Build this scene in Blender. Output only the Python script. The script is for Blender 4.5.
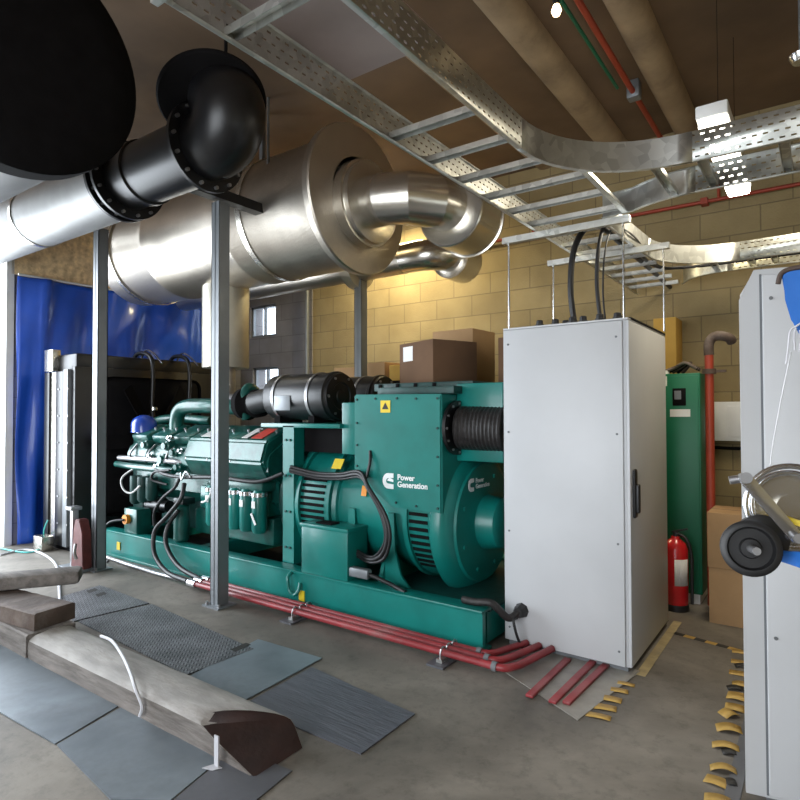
import bpy, bmesh, math, random
from mathutils import Vector, Matrix
random.seed(7)
PI = math.pi
V = Vector
C = bpy.context.scene.collection
for o in list(bpy.data.objects): bpy.data.objects.remove(o)

# ------------------------------------------------------------------ camera
F, YAW, PITCH, ROLL, H = 590.56, .6229, .0199, -.0026, 1.536
_f = V((-math.sin(YAW)*math.cos(PITCH), math.cos(YAW)*math.cos(PITCH), math.sin(PITCH)))
_r = V((math.cos(YAW), math.sin(YAW), 0)); _u = _r.cross(_f)
CR = math.cos(ROLL)*_r + math.sin(ROLL)*_u; CU = -math.sin(ROLL)*_r + math.cos(ROLL)*_u
CO = V((0, 0, H))
def at(u, v, X=None, Y=None, Z=None):      # where the sight line of a photo point meets a plane of the room
    d = _f + CR*((u-400)/F) + CU*((400-v)/F)
    t = (X/d.x) if X is not None else (Y/d.y) if Y is not None else (Z-H)/d.z
    return CO + d*t
cam = bpy.data.objects.new('camera', bpy.data.cameras.new('camera')); C.objects.link(cam)
cam.data.lens = F/800*36; cam.data.sensor_width = 36; cam.data.clip_start = .05
cam.matrix_world = Matrix((CR, CU, -_f)).transposed().to_4x4(); cam.location = CO
bpy.context.scene.camera = cam
# ------------------------------------------------------------------ light and exposure
vs = bpy.context.scene.view_settings
vs.view_transform = 'Standard'; vs.look = 'None'; vs.gamma = 1; vs.exposure = 0.0; vs.use_curve_mapping = False
w = bpy.data.worlds.new('world'); bpy.context.scene.world = w; w.use_nodes = True
w.node_tree.nodes['Background'].inputs[0].default_value = (.86, .93, 1.0, 1)
w.node_tree.nodes['Background'].inputs[1].default_value = 4.0
def area(name, loc, rot, sx, sy, power, col):
    l = bpy.data.lights.new(name, 'AREA'); l.shape = 'RECTANGLE'; l.size = sx; l.size_y = sy; l.energy = power; l.color = col
    o = bpy.data.objects.new(name, l); C.objects.link(o); o.location = loc; o.rotation_euler = rot; return o
area('doorway_daylight', (-8.6, .9, 2.1), (0, -PI/2, 0), 3.9, 3.6, 500, (.84, .92, 1.0))
area('rear_door_daylight', (-2.0, -3.3, 2.0), (PI/2, 0, 0), 4.4, 3.3, 150, (.95, .97, 1.0))

# ------------------------------------------------------------------ materials
def nt(name):
    m = bpy.data.materials.new(name); m.use_nodes = True
    n = m.node_tree.nodes; return m, n, m.node_tree.links, n['Principled BSDF']
def mat(name, col, rough=.5, metal=0., var=.12, scale=6., bump=0., bscale=40., spec=.5, coat=0., dirt=None, dirt_amt=.5, stretch=None, emit=None, estr=0.):
    m, n, l, b = nt(name)
    tc = n.new('ShaderNodeTexCoord'); src = tc.outputs['Object']
    if stretch:
        mp = n.new('ShaderNodeMapping'); mp.inputs['Scale'].default_value = stretch; l.new(src, mp.inputs[0]); src = mp.outputs[0]
    no = n.new('ShaderNodeTexNoise'); no.inputs['Scale'].default_value = scale; no.inputs['Detail'].default_value = 5; l.new(src, no.inputs['Vector'])
    cr = n.new('ShaderNodeValToRGB'); cr.color_ramp.elements[0].position = .3; cr.color_ramp.elements[1].position = .7
    cr.color_ramp.elements[0].color = (*[c*(1-var) for c in col], 1); cr.color_ramp.elements[1].color = (*[min(1, c*(1+var)) for c in col], 1)
    l.new(no.outputs[0], cr.inputs[0]); out = cr.outputs[0]
    if dirt:
        n2 = n.new('ShaderNodeTexNoise'); n2.inputs['Scale'].default_value = scale*.45; n2.inputs['Detail'].default_value = 8; n2.inputs['Roughness'].default_value = .7; l.new(src, n2.inputs['Vector'])
        r2 = n.new('ShaderNodeValToRGB'); r2.color_ramp.elements[0].position = .5; r2.color_ramp.elements[1].position = .72
        r2.color_ramp.elements[1].color = (dirt_amt,)*3+(1,); l.new(n2.outputs[0], r2.inputs[0])
        mx = n.new('ShaderNodeMix'); mx.data_type = 'RGBA'; l.new(r2.outputs[0], mx.inputs[0]); l.new(out, mx.inputs[6]); mx.inputs[7].default_value = (*dirt, 1); out = mx.outputs[2]
    l.new(out, b.inputs['Base Color']); b.inputs['Roughness'].default_value = rough; b.inputs['Metallic'].default_value = metal
    b.inputs['Specular IOR Level'].default_value = spec
    if coat: b.inputs['Coat Weight'].default_value = coat; b.inputs['Coat Roughness'].default_value = .1
    if bump:
        nb = n.new('ShaderNodeTexNoise'); nb.inputs['Scale'].default_value = bscale; nb.inputs['Detail'].default_value = 3; l.new(src, nb.inputs['Vector'])
        bp = n.new('ShaderNodeBump'); bp.inputs['Strength'].default_value = bump; bp.inputs['Distance'].default_value = .01
        l.new(nb.outputs[0], bp.inputs['Height']); l.new(bp.outputs[0], b.inputs['Normal'])
    if emit: b.inputs['Emission Color'].default_value = (*emit, 1); b.inputs['Emission Strength'].default_value = estr
    return m
def block_mat(name, c1, c2, mortar, axis='X', bw=.45, rh=.225, bump=.5):
    m, n, l, b = nt(name)
    tc = n.new('ShaderNodeTexCoord'); sp = n.new('ShaderNodeSeparateXYZ'); cb = n.new('ShaderNodeCombineXYZ')
    l.new(tc.outputs['Object'], sp.inputs[0]); l.new(sp.outputs[axis], cb.inputs[0]); l.new(sp.outputs['Z'], cb.inputs[1])
    br = n.new('ShaderNodeTexBrick'); br.offset = .5
    for k, v in (('Scale', 1), ('Mortar Size', .006), ('Mortar Smooth', .3), ('Brick Width', bw), ('Row Height', rh), ('Bias', 0)): br.inputs[k].default_value = v
    br.inputs['Color1'].default_value = (*c1, 1); br.inputs['Color2'].default_value = (*c2, 1); br.inputs['Mortar'].default_value = (*mortar, 1)
    l.new(cb.outputs[0], br.inputs[0])
    no = n.new('ShaderNodeTexNoise'); no.inputs['Scale'].default_value = 3.; no.inputs['Detail'].default_value = 8; l.new(tc.outputs['Object'], no.inputs['Vector'])
    mx = n.new('ShaderNodeMix'); mx.data_type = 'RGBA'; mx.blend_type = 'MULTIPLY'; mx.inputs[0].default_value = .5
    l.new(br.outputs[0], mx.inputs[6])
    r = n.new('ShaderNodeValToRGB'); r.color_ramp.elements[0].position = .3; r.color_ramp.elements[0].color = (.6, .57, .52, 1); r.color_ramp.elements[1].position = .65; l.new(no.outputs[0], r.inputs[0])
    l.new(r.outputs[0], mx.inputs[7]); l.new(mx.outputs[2], b.inputs['Base Color']); b.inputs['Roughness'].default_value = .92
    nb = n.new('ShaderNodeTexNoise'); nb.inputs['Scale'].default_value = 60; l.new(tc.outputs['Object'], nb.inputs['Vector'])
    ad = n.new('ShaderNodeMath'); ad.operation = 'MULTIPLY_ADD'; ad.inputs[1].default_value = -1.2; l.new(br.outputs['Fac'], ad.inputs[0]); l.new(nb.outputs[0], ad.inputs[2])
    bp = n.new('ShaderNodeBump'); bp.inputs['Strength'].default_value = bump; bp.inputs['Distance'].default_value = .008
    l.new(ad.outputs[0], bp.inputs['Height']); l.new(bp.outputs[0], b.inputs['Normal'])
    return m
def floor_mat():
    m, n, l, b = nt('concrete_floor')
    tc = n.new('ShaderNodeTexCoord')
    a = n.new('ShaderNodeTexNoise'); a.inputs['Scale'].default_value = .9; a.inputs['Detail'].default_value = 9; a.inputs['Roughness'].default_value = .62; a.inputs['Distortion'].default_value = .6; l.new(tc.outputs['Object'], a.inputs['Vector'])
    r = n.new('ShaderNodeValToRGB'); e = r.color_ramp.elements
    e[0].position = .3; e[0].color = (.07, .062, .053, 1); e[1].position = .68; e[1].color = (.27, .245, .21, 1)
    k = e.new(.5); k.color = (.165, .148, .126, 1); l.new(a.outputs[0], r.inputs[0])
    c = n.new('ShaderNodeTexNoise'); c.inputs['Scale'].default_value = 14; c.inputs['Detail'].default_value = 8; c.inputs['Roughness'].default_value = .75; l.new(tc.outputs['Object'], c.inputs['Vector'])
    r2 = n.new('ShaderNodeValToRGB'); r2.color_ramp.elements[0].position = .28; r2.color_ramp.elements[0].color = (.55, .55, .55, 1); r2.color_ramp.elements[1].position = .5; l.new(c.outputs[0], r2.inputs[0])
    mx = n.new('ShaderNodeMix'); mx.data_type = 'RGBA'; mx.blend_type = 'MULTIPLY'; mx.inputs[0].default_value = .8; l.new(r.outputs[0], mx.inputs[6]); l.new(r2.outputs[0], mx.inputs[7])
    l.new(mx.outputs[2], b.inputs['Base Color'])
    rr = n.new('ShaderNodeMapRange'); rr.inputs[3].default_value = .42; rr.inputs[4].default_value = .75; l.new(a.outputs[0], rr.inputs[0]); l.new(rr.outputs[0], b.inputs['Roughness'])
    bp = n.new('ShaderNodeBump'); bp.inputs['Strength'].default_value = .25; bp.inputs['Distance'].default_value = .006; l.new(c.outputs[0], bp.inputs['Height']); l.new(bp.outputs[0], b.inputs['Normal'])
    return m
def perf_mat(name, col, sx=.042, sy=.034, holes=True, rough=.35):
    """galvanised steel with rows of punched slots; uv in metres along and across the rail"""
    m, n, l, b = nt(name)
    tc = n.new('ShaderNodeTexCoord')
    vo = n.new('ShaderNodeTexVoronoi'); vo.inputs['Scale'].default_value = 22; l.new(tc.outputs['Object'], vo.inputs['Vector'])
    r = n.new('ShaderNodeValToRGB'); r.color_ramp.elements[0].color = (*[c*.72 for c in col], 1); r.color_ramp.elements[1].color = (*[min(1, c*1.15) for c in col], 1); l.new(vo.outputs['Color'], r.inputs[0])
    l.new(r.outputs[0], b.inputs['Base Color']); b.inputs['Metallic'].default_value = .85; b.inputs['Roughness'].default_value = rough
    if holes:
        sp = n.new('ShaderNodeSeparateXYZ'); l.new(tc.outputs['UV'], sp.inputs[0])
        def M(op, a, bb=None):
            q = n.new('ShaderNodeMath'); q.operation = op
            for i, x in enumerate((a, bb)):
                if x is None: continue
                if isinstance(x, (int, float)): q.inputs[i].default_value = x
                else: l.new(x, q.inputs[i])
            return q.outputs[0]
        row = M('DIVIDE', sp.outputs['Y'], sy); ri = M('FLOOR', row); off = M('MULTIPLY', ri, .5)
        uu = M('FRACT', M('ADD', M('DIVIDE', sp.outputs['X'], sx), off)); vv = M('FRACT', row)
        a = M('MULTIPLY', M('LESS_THAN', M('ABSOLUTE', M('SUBTRACT', uu, .5)), .24), M('LESS_THAN', M('ABSOLUTE', M('SUBTRACT', vv, .5)), .12))
        inb = M('MULTIPLY', M('GREATER_THAN', sp.outputs['Y'], .012), M('LESS_THAN', sp.outputs['Y'], .128))
        a = M('MULTIPLY', a, inb)
        tr = n.new('ShaderNodeBsdfTransparent'); ms = n.new('ShaderNodeMixShader'); l.new(a, ms.inputs[0]); l.new(b.outputs[0], ms.inputs[1]); l.new(tr.outputs[0], ms.inputs[2])
        l.new(ms.outputs[0], n['Material Output'].inputs['Surface'])
    return m
def checker_mat():
    m, n, l, b = nt('checker_plate')
    tc = n.new('ShaderNodeTexCoord'); mp = n.new('ShaderNodeMapping'); mp.inputs['Rotation'].default_value = (0, 0, PI/4); mp.inputs['Scale'].default_value = (32, 32, 32); l.new(tc.outputs['Object'], mp.inputs[0])
    ck = n.new('ShaderNodeTexChecker'); ck.inputs['Scale'].default_value = 1; l.new(mp.outputs[0], ck.inputs[0])
    w1 = n.new('ShaderNodeTexWave'); w1.inputs['Scale'].default_value = .5; w1.bands_direction = 'X'; l.new(mp.outputs[0], w1.inputs[0])
    w2 = n.new('ShaderNodeTexWave'); w2.inputs['Scale'].default_value = .5; w2.bands_direction = 'Y'; l.new(mp.outputs[0], w2.inputs[0])
    mx = n.new('ShaderNodeMix'); l.new(ck.outputs['Fac'], mx.inputs[0]); l.new(w1.outputs['Fac'], mx.inputs[2]); l.new(w2.outputs['Fac'], mx.inputs[3])
    no = n.new('ShaderNodeTexNoise'); no.inputs['Scale'].default_value = 4; no.inputs['Detail'].default_value = 6; l.new(tc.outputs['Object'], no.inputs['Vector'])
    r = n.new('ShaderNodeValToRGB'); r.color_ramp.elements[0].position = .3; r.color_ramp.elements[0].color = (.06, .063, .07, 1); r.color_ramp.elements[1].position = .7; r.color_ramp.elements[1].color = (.15, .155, .165, 1); l.new(no.outputs[0], r.inputs[0])
    l.new(r.outputs[0], b.inputs['Base Color']); b.inputs['Metallic'].default_value = .35; b.inputs['Roughness'].default_value = .42
    pr_ = n.new('ShaderNodeMapRange'); pr_.inputs[1].default_value = .55; pr_.inputs[2].default_value = .9; pr_.inputs[3].default_value = .8; pr_.inputs[4].default_value = 1.9; l.new(mx.outputs[0], pr_.inputs[0])
    ml = n.new('ShaderNodeMix'); ml.data_type = 'RGBA'; ml.blend_type = 'MULTIPLY'; ml.inputs[0].default_value = 1; l.new(r.outputs[0], ml.inputs[6]); l.new(pr_.outputs[0], ml.inputs[7]); l.new(ml.outputs[2], b.inputs['Base Color'])
    bp = n.new('ShaderNodeBump'); bp.inputs['Strength'].default_value = .7; bp.inputs['Distance'].default_value = .004; l.new(mx.outputs[0], bp.inputs['Height']); l.new(bp.outputs[0], b.inputs['Normal'])
    return m
TEAL = (.0, .185, .165)
M = dict(
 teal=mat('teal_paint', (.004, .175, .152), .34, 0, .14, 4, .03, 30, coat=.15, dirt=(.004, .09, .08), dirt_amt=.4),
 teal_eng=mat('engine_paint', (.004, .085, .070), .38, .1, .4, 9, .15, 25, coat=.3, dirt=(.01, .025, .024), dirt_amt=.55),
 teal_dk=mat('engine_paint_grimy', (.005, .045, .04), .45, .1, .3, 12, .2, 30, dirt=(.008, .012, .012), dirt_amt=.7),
 black=mat('black_paint', (.007, .007, .008), .36, 0, .3, 8, .05, 40),
 blackm=mat('matt_black', (.006, .0055, .006), .85, 0, .2, 10, .1, 60, spec=.1),
 rad=mat('radiator_core', (.006, .005, .006), .6, 0, .3, 2, .2, 90, stretch=(.2, .2, 12), spec=.3),
 rubber=mat('rubber', (.012, .012, .013), .45, 0, .2, 10),
 corr=mat('corrugated_hose', (.02, .018, .018), .5, 0, .4, 20, .6, 60),
 steel=mat('painted_grey_steel', (.20, .215, .23), .42, .35, .10, 5, .04, 30),
 galv=perf_mat('galvanised', (.62, .63, .60), holes=False),
 perf=perf_mat('perforated_galvanised', (.62, .62, .57)),
 clad=mat('embossed_aluminium', (.58, .53, .46), .36, .95, .08, 3, .22, 70, dirt=(.34, .30, .25), dirt_amt=.5),
 clad2=mat('rolled_aluminium', (.66, .63, .57), .26, .95, .05, 5, .05, 30),
 cladw=mat('pale_cladding', (.55, .52, .44), .40, .7, .10, 5, .15, 40),
 cladg=mat('grey_dull_cladding', (.33, .33, .325), .5, .35, .12, 4, .1, 30),
 ribbed=mat('ribbed_mat', (.10, .105, .125), .5, .1, .25, 3, .5, 9, stretch=(1, 9, 1)),
 chrome=mat('bright_steel', (.65, .66, .68), .2, .95, .08, 20, .05),
 bolt=mat('bolt_steel', (.38, .38, .39), .38, .9, .1, 20),
 cab=mat('light_grey_enamel', (.52, .53, .545), .40, 0, .04, 2.5, .03, 120),
 cabdk=mat('seam_grey', (.14, .15, .16), .6, 0, .1),
 white=mat('white_plastic', (.75, .75, .74), .5, 0, .05),
 logo=mat('white_print', (.82, .86, .86), .5, 0, .02),
 yellow=mat('yellow_sticker', (.75, .55, .02), .5, 0, .05),
 orange=mat('orange_label', (.8, .28, .02), .5, 0, .05),
 redlab=mat('red_label', (.62, .06, .04), .5, 0, .1),
 blue=mat('blue_tarpaulin', (.014, .085, .52), .36, 0, .12, 2, .35, 5, coat=.2),
 bluecl=mat('blue_cloth', (.006, .11, .42), .7, 0, .1, 5, .2, 40),
 bluecap=mat('blue_cap', (.02, .07, .42), .2, 0, .05, coat=.5),
 redpipe=mat('red_conduit', (.27, .028, .034), .4, 0, .25, 6, .05, dirt=(.24, .12, .115), dirt_amt=.7),
 redpaint=mat('red_pipe_paint', (.34, .045, .02), .5, 0, .1, 6),
 extred=mat('extinguisher_red', (.58, .015, .02), .25, 0, .05, coat=.4),
 green=mat('green_cabinet_paint', (.0, .13, .062), .42, 0, .06, 4),
 card=mat('cardboard', (.36, .22, .105), .85, 0, .10, 4, .08, 60),
 card2=mat('brown_cardboard', (.135, .072, .036), .85, 0, .12, 4, .08, 60),
 orbox=mat('ochre_panel', (.50, .30, .06), .8, 0, .1, 4),
 osb=mat('chipboard', (.85, .62, .36), .8, 0, .25, 16, .2, 40, dirt=(.22, .11, .05), dirt_amt=.6),
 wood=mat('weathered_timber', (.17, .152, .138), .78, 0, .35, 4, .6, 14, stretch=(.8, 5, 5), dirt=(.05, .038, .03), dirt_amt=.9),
 woodlt=mat('pale_worn_timber', (.33, .315, .295), .72, 0, .3, 3, .5, 10, stretch=(1.0, 3, 3), dirt=(.12, .10, .085), dirt_amt=.9),
 wooddk=mat('dark_timber', (.075, .05, .038), .75, 0, .4, 5, .6, 20, dirt=(.24, .21, .19), dirt_amt=.7),
 endgrain=mat('dark_red_end_grain', (.020, .007, .005), .6, 0, .35, 8, .4, 25),
 plate=mat('smooth_grey_plate', (.19, .225, .255), .36, .3, .3, 2.6, .1, 12, dirt=(.09, .095, .1), dirt_amt=.6),
 plate2=mat('dark_grey_plate', (.12, .125, .14), .5, .3, .2, 3, .1, 12, dirt=(.06, .062, .07), dirt_amt=.6),
 checker=checker_mat(),
 floor=floor_mat(),
 ceil=mat('brown_roof_lining', (.150, .094, .052), .85, 0, .35, 1.2, .2, 6),
 joist=mat('buff_lagging', (.33, .24, .145), .85, 0, .25, 3, .9, 7, dirt=(.13, .085, .05), dirt_amt=.8),
 blocks=block_mat('sandstone_blocks', (.34, .265, .135), (.29, .225, .115), (.20, .155, .085), 'X', .50, .245),
 greyblk=block_mat('grey_painted_blocks', (.25, .24, .25), (.22, .21, .22), (.16, .155, .16), 'X', .50, .245, .3),
 greyblkY=block_mat('grey_painted_blocks_side', (.25, .24, .25), (.22, .21, .22), (.16, .155, .16), 'Y', .50, .245, .3),
 strap=mat('white_strap', (.50, .50, .53), .5, 0, .08),
 tapey=mat('hazard_yellow', (.40, .25, .06), .55, 0, .15, 20),
 tapeb=mat('hazard_black', (.02, .018, .015), .6),
 redjack=mat('worn_red_jack', (.10, .022, .02), .5, .2, .3, 15, .2),
 glass=None, lamp=None)
def glass_mat():
    m, n, l, b = nt('window_glass'); b.inputs['Base Color'].default_value = (.9, .95, 1, 1); b.inputs['Roughness'].default_value = .1
    b.inputs['Transmission Weight'].default_value = 1; b.inputs['IOR'].default_value = 1.05; return m
M['glass'] = glass_mat()
M['lamp'] = mat('lit_diffuser', (1, .96, .86), .5, 0, 0, emit=(1, .93, .78), estr=14)
M['bulbm'] = mat('lit_bulb', (1, .8, .5), .5, 0, 0, emit=(1, .72, .38), estr=9)
M['traysheet'] = mat('purple_grey_sheet', (.36, .29, .27), .5, .2, .2, 2.5, .15, 8)
M['dusty'] = mat('dusty_yellow_strip', (.34, .27, .14), .7, 0, .3, 8, .2, 20, dirt=(.16, .14, .12), dirt_amt=.8)
M['plastic'] = mat('clear_cover_sheet', (.24, .225, .20), .35, 0, .2, 8, .2, 20)

# ------------------------------------------------------------------ mesh helpers
ORG = {}
def NB(): return bmesh.new()
def box(bm, x0, x1, y0, y1, z0, z1, bev=0., seg=2):
    x0, x1 = sorted((x0, x1)); y0, y1 = sorted((y0, y1)); z0, z1 = sorted((z0, z1))
    r = bmesh.ops.create_cube(bm, size=1, matrix=Matrix.Translation(((x0+x1)/2, (y0+y1)/2, (z0+z1)/2)) @ Matrix.Diagonal((x1-x0, y1-y0, z1-z0, 1)))
    if bev:
        es = {e for v in r['verts'] for e in v.link_edges}
        bmesh.ops.bevel(bm, geom=list(es), offset=bev, segments=seg, affect='EDGES', profile=.5)
    return bm
def obox(bm, c, ax, ay, az, hx, hy, hz, bev=0.):
    """box on a centre with its own axes"""
    mt = Matrix((V(ax).normalized(), V(ay).normalized(), V(az).normalized())).transposed().to_4x4(); mt.translation = V(c)
    r = bmesh.ops.create_cube(bm, size=1, matrix=mt @ Matrix.Diagonal((2*hx, 2*hy, 2*hz, 1)))
    if bev:
        es = {e for v in r['verts'] for e in v.link_edges}
        bmesh.ops.bevel(bm, geom=list(es), offset=bev, segments=2, affect='EDGES', profile=.5)
    return bm
def frame(d):
    d = V(d).normalized(); a = V((0, 0, 1)) if abs(d.z) < .9 else V((0, 1, 0))
    x = d.cross(a).normalized(); return x, x.cross(d).normalized()
def lathe(bm, p, d, prof, seg=40, cap0=True, cap1=True):
    """prof: (distance along d, radius)"""
    d = V(d).normalized(); x, y = frame(d); p = V(p); rings = []
    for t, r in prof:
        rings.append([bm.verts.new(p+d*t+(x*math.cos(2*PI*i/seg)+y*math.sin(2*PI*i/seg))*max(r, 1e-4)) for i in range(seg)])
    for a, b in zip(rings, rings[1:]):
        for i in range(seg): bm.faces.new((a[i], a[(i+1) % seg], b[(i+1) % seg], b[i]))
    if cap0: bm.faces.new(rings[0][::-1])
    if cap1: bm.faces.new(rings[-1])
    return bm
def cyl(bm, p, q, r, r2=None, seg=24):
    p, q = V(p), V(q); return lathe(bm, p, q-p, [(0, r), ((q-p).length, r if r2 is None else r2)], seg)
def smooth(pts, n=6):
    pts = [V(p) for p in pts]; out = []
    for i in range(len(pts)-1):
        p0 = pts[max(i-1, 0)]; p1 = pts[i]; p2 = pts[i+1]; p3 = pts[min(i+2, len(pts)-1)]
        for k in range(n):
            t = k/n; out.append(.5*((2*p1)+(p2-p0)*t+(2*p0-5*p1+4*p2-p3)*t*t+(3*p1-p0-3*p2+p3)*t**3))
    out.append(pts[-1]); return out
def tube(bm, pts, r, seg=12, sm=6, radii=None, cap=True):
    P = smooth(pts, sm) if sm else [V(p) for p in pts]
    t0 = (P[1]-P[0]).normalized(); x, y = frame(t0); rings = []
    for i, p in enumerate(P):
        t = (P[min(i+1, len(P)-1)]-P[max(i-1, 0)]).normalized()
        x = (x - t*x.dot(t)).normalized(); y = t.cross(x)
        rr = r if radii is None else radii[0]+(radii[1]-radii[0])*i/(len(P)-1)
        rings.append([bm.verts.new(p+(x*math.cos(2*PI*k/seg)+y*math.sin(2*PI*k/seg))*rr) for k in range(seg)])
    for a, b in zip(rings, rings[1:]):
        for i in range(seg): bm.faces.new((a[i], a[(i+1) % seg], b[(i+1) % seg], b[i]))
    if cap: bm.faces.new(rings[0][::-1]); bm.faces.new(rings[-1])
    return bm
def prism(bm, pts, off):
    """closed outline extruded along off"""
    a = [bm.verts.new(V(p)) for p in pts]; b = [bm.verts.new(V(p)+V(off)) for p in pts]
    n = len(pts); bm.faces.new(a[::-1]); bm.faces.new(b)
    for i in range(n): bm.faces.new((a[i], a[(i+1) % n], b[(i+1) % n], b[i]))
    return bm
def obj(name, bm, m, parent=None, ang=38, label=None, smooth_=True, loc=None):
    """one mesh object; top-level ones get their origin at the base of their shape"""
    bmesh.ops.recalc_face_normals(bm, faces=bm.faces)
    for f in bm.faces: f.smooth = smooth_
    for e in bm.edges:
        if len(e.link_faces) == 2 and e.calc_face_angle(0) > math.radians(ang): e.smooth = False
    if parent is not None: o0 = ORG[parent.name]
    elif loc is not None: o0 = V(loc)
    else:
        cs = [v.co for v in bm.verts]; o0 = V(((min(c.x for c in cs)+max(c.x for c in cs))/2, (min(c.y for c in cs)+max(c.y for c in cs))/2, min(c.z for c in cs)))
    bmesh.ops.translate(bm, verts=bm.verts, vec=-o0)
    me = bpy.data.meshes.new(name); bm.to_mesh(me); bm.free(); me.materials.append(M[m] if isinstance(m, str) else m)
    o = bpy.data.objects.new(name, me); C.objects.link(o); ORG[o.name] = o0
    if parent is not None: o.parent = parent
    else: o.location = o0
    if label: o['label'] = label
    return o
def tag(o, label, cat, group=None, kind=None):
    o['label'] = label; o['category'] = cat
    if group: o['group'] = group
    if kind: o['kind'] = kind
    return o
def thing(name, loc, label, cat, group=None):
    o = bpy.data.objects.new(name, None); C.objects.link(o); o.location = loc; ORG[o.name] = V(loc); o.empty_display_size = .1
    return tag(o, label, cat, group)
def struct(name, bm, m, parent=None, **k):
    o = obj(name, bm, m, parent, **k)
    if parent is None: o['kind'] = 'structure'
    return o
def sweep_rail(bm, pts, h, lip, side, th=.002):
    """C-section rail on a horizontal path; uv = metres along, across"""
    uvl = bm.loops.layers.uv.verify(); L = 0; prev = None; P = [V(p) for p in pts]
    prof = [(lip*side, 0), (0, 0), (0, h), (lip*side*.6, h)]; vv = [-lip, 0, h, h+lip]
    rows = []; ls = []
    for i, p in enumerate(P):
        t = (P[min(i+1, len(P)-1)]-P[max(i-1, 0)]); t.z = 0; t.normalize(); nrm = V((t.y, -t.x, 0))
        if i: L += (p-P[i-1]).length
        rows.append([bm.verts.new(p+nrm*a+V((0, 0, b))) for a, b in prof]); ls.append(L)
    for i in range(len(P)-1):
        for k in range(3):
            f = bm.faces.new((rows[i][k], rows[i+1][k], rows[i+1][k+1], rows[i][k+1]))
            for lp, (u, v) in zip(f.loops, ((ls[i], vv[k]), (ls[i+1], vv[k]), (ls[i+1], vv[k+1]), (ls[i], vv[k+1]))): lp[uvl].uv = (u, v)
    return bm
def solid(o, t=.002):
    s = o.modifiers.new('thickness', 'SOLIDIFY'); s.thickness = t; s.offset = 0; return o
def text(parent, s, size, mt, org, ax, ay, ext=.001, spacing=.9, label=None, name='lettering'):
    cu = bpy.data.curves.new('lettering', 'FONT'); cu.body = s; cu.size = size; cu.extrude = ext; cu.space_line = spacing; cu.offset = size*.025
    to = bpy.data.objects.new('tmp', cu); C.objects.link(to)
    dg = bpy.context.evaluated_depsgraph_get(); me = bpy.data.meshes.new_from_object(to.evaluated_get(dg)); bpy.data.objects.remove(to)
    ax = V(ax).normalized(); ay = V(ay).normalized(); az = ax.cross(ay)
    mx = Matrix((ax, ay, az)).transposed().to_4x4(); mx.translation = V(org)-ORG[parent.name]
    me.transform(mx); me.materials.clear(); me.materials.append(M[mt])
    o = bpy.data.objects.new(name, me); C.objects.link(o); o.parent = parent; ORG[o.name] = ORG[parent.name]
    if label: o['label'] = label
    return o

# ------------------------------------------------------------------ the room
CZ, BY, LX = 4.3, 6.3, -7.7
bm = NB(); box(bm, -12, 3.2, -3.4, 6.6, -.2, 0); struct('floor', bm, 'floor')
bm = NB(); box(bm, LX-.3, 3.2, -3.2, 6.6, CZ, CZ+.2); struct('ceiling', bm, 'ceil')
def wall_with_holes(bm, x0, x1, z0, z1, holes, place):
    xs = sorted({x0, x1, *[h[0] for h in holes], *[h[1] for h in holes]}); zs = sorted({z0, z1, *[h[2] for h in holes], *[h[3] for h in holes]})
    for a, b in zip(xs, xs[1:]):
        for c, d in zip(zs, zs[1:]):
            if any(h[0] <= (a+b)/2 <= h[1] and h[2] <= (c+d)/2 <= h[3] for h in holes): continue
            place(a, b, c, d)
GX = -6.1
bm = NB(); box(bm, GX, 3.2, BY, BY+.25, 0, CZ); struct('wall_back', bm, 'blocks')
bm = NB(); W1 = (-7.47, -6.88, 2.72, 3.22); W2 = (-7.40, -6.82, 1.5, 2.24)
wall_with_holes(bm, LX-.2, GX, 0, CZ, [W1, W2], lambda a, b, c, d: box(bm, a, b, BY-.02, BY+.25, c, d)); struct('wall_back_painted', bm, 'greyblk')
for i, (a, b, c, d) in enumerate((W1, W2)):
    f = NB()
    for q in ((a, b, c, c+.035), (a, b, d-.035, d), (a, a+.035, c, d), (b-.035, b, c, d), ((a+b)/2-.012, (a+b)/2+.012, c, d)): box(f, q[0], q[1], BY+.02, BY+.07, q[2], q[3])
    wo = struct('window_%d' % (i+1), f, 'steel')
    g = NB(); box(g, a+.03, b-.03, BY+.04, BY+.048, c+.03, d-.03); obj('pane', g, 'glass', wo)
bm = NB()
wall_with_holes(bm, -3.2, BY+.25, 0, CZ, [(-1.6, 2.93, 0, 4.1)], lambda a, b, c, d: box(bm, LX-.2, LX, a, b, c, d)); struct('wall_left', bm, 'greyblkY')
bm = NB(); box(bm, LX+.002, LX+.02, 2.93, 5.2, 3.16, CZ); tag(obj('chipboard_panel', bm, 'osb'), 'speckled tan chipboard sheet on the wall above the blue tarpaulin', 'panel')
bm = NB(); box(bm, LX-.1, LX+.02, 2.88, 2.96, 0, 4.2); struct('trim_1', bm, 'white')
bm = NB(); box(bm, 2.9, 3.1, -3.2, BY+.25, 0, CZ); struct('wall_right', bm, 'blocks')
bm = NB()
wall_with_holes(bm, LX-.2, 3.2, 0, CZ, [(-4.4, .4, 0, 3.7)], lambda a, b, c, d: box(bm, a, b, -3.4, -3.2, c, d)); struct('wall_rear', bm, 'blocks')
# joists under the roof lining
for i, (jx, jw) in enumerate(((-1.72, .25), (-1.04, .23), (-2.5, .18))):
    bm = NB(); n = 20; pts = []
    for k in range(9):
        a = PI*k/8; pts.append((jx-jw/2*math.cos(a), 0, CZ-(.12 if jw > .2 else .05)*math.sin(a)**.6))
    prism(bm, [(p[0], -3.1, p[2]) for p in pts], (0, BY+3.1, 0)); struct('trim_%d' % (i+2), bm, 'joist')

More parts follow.
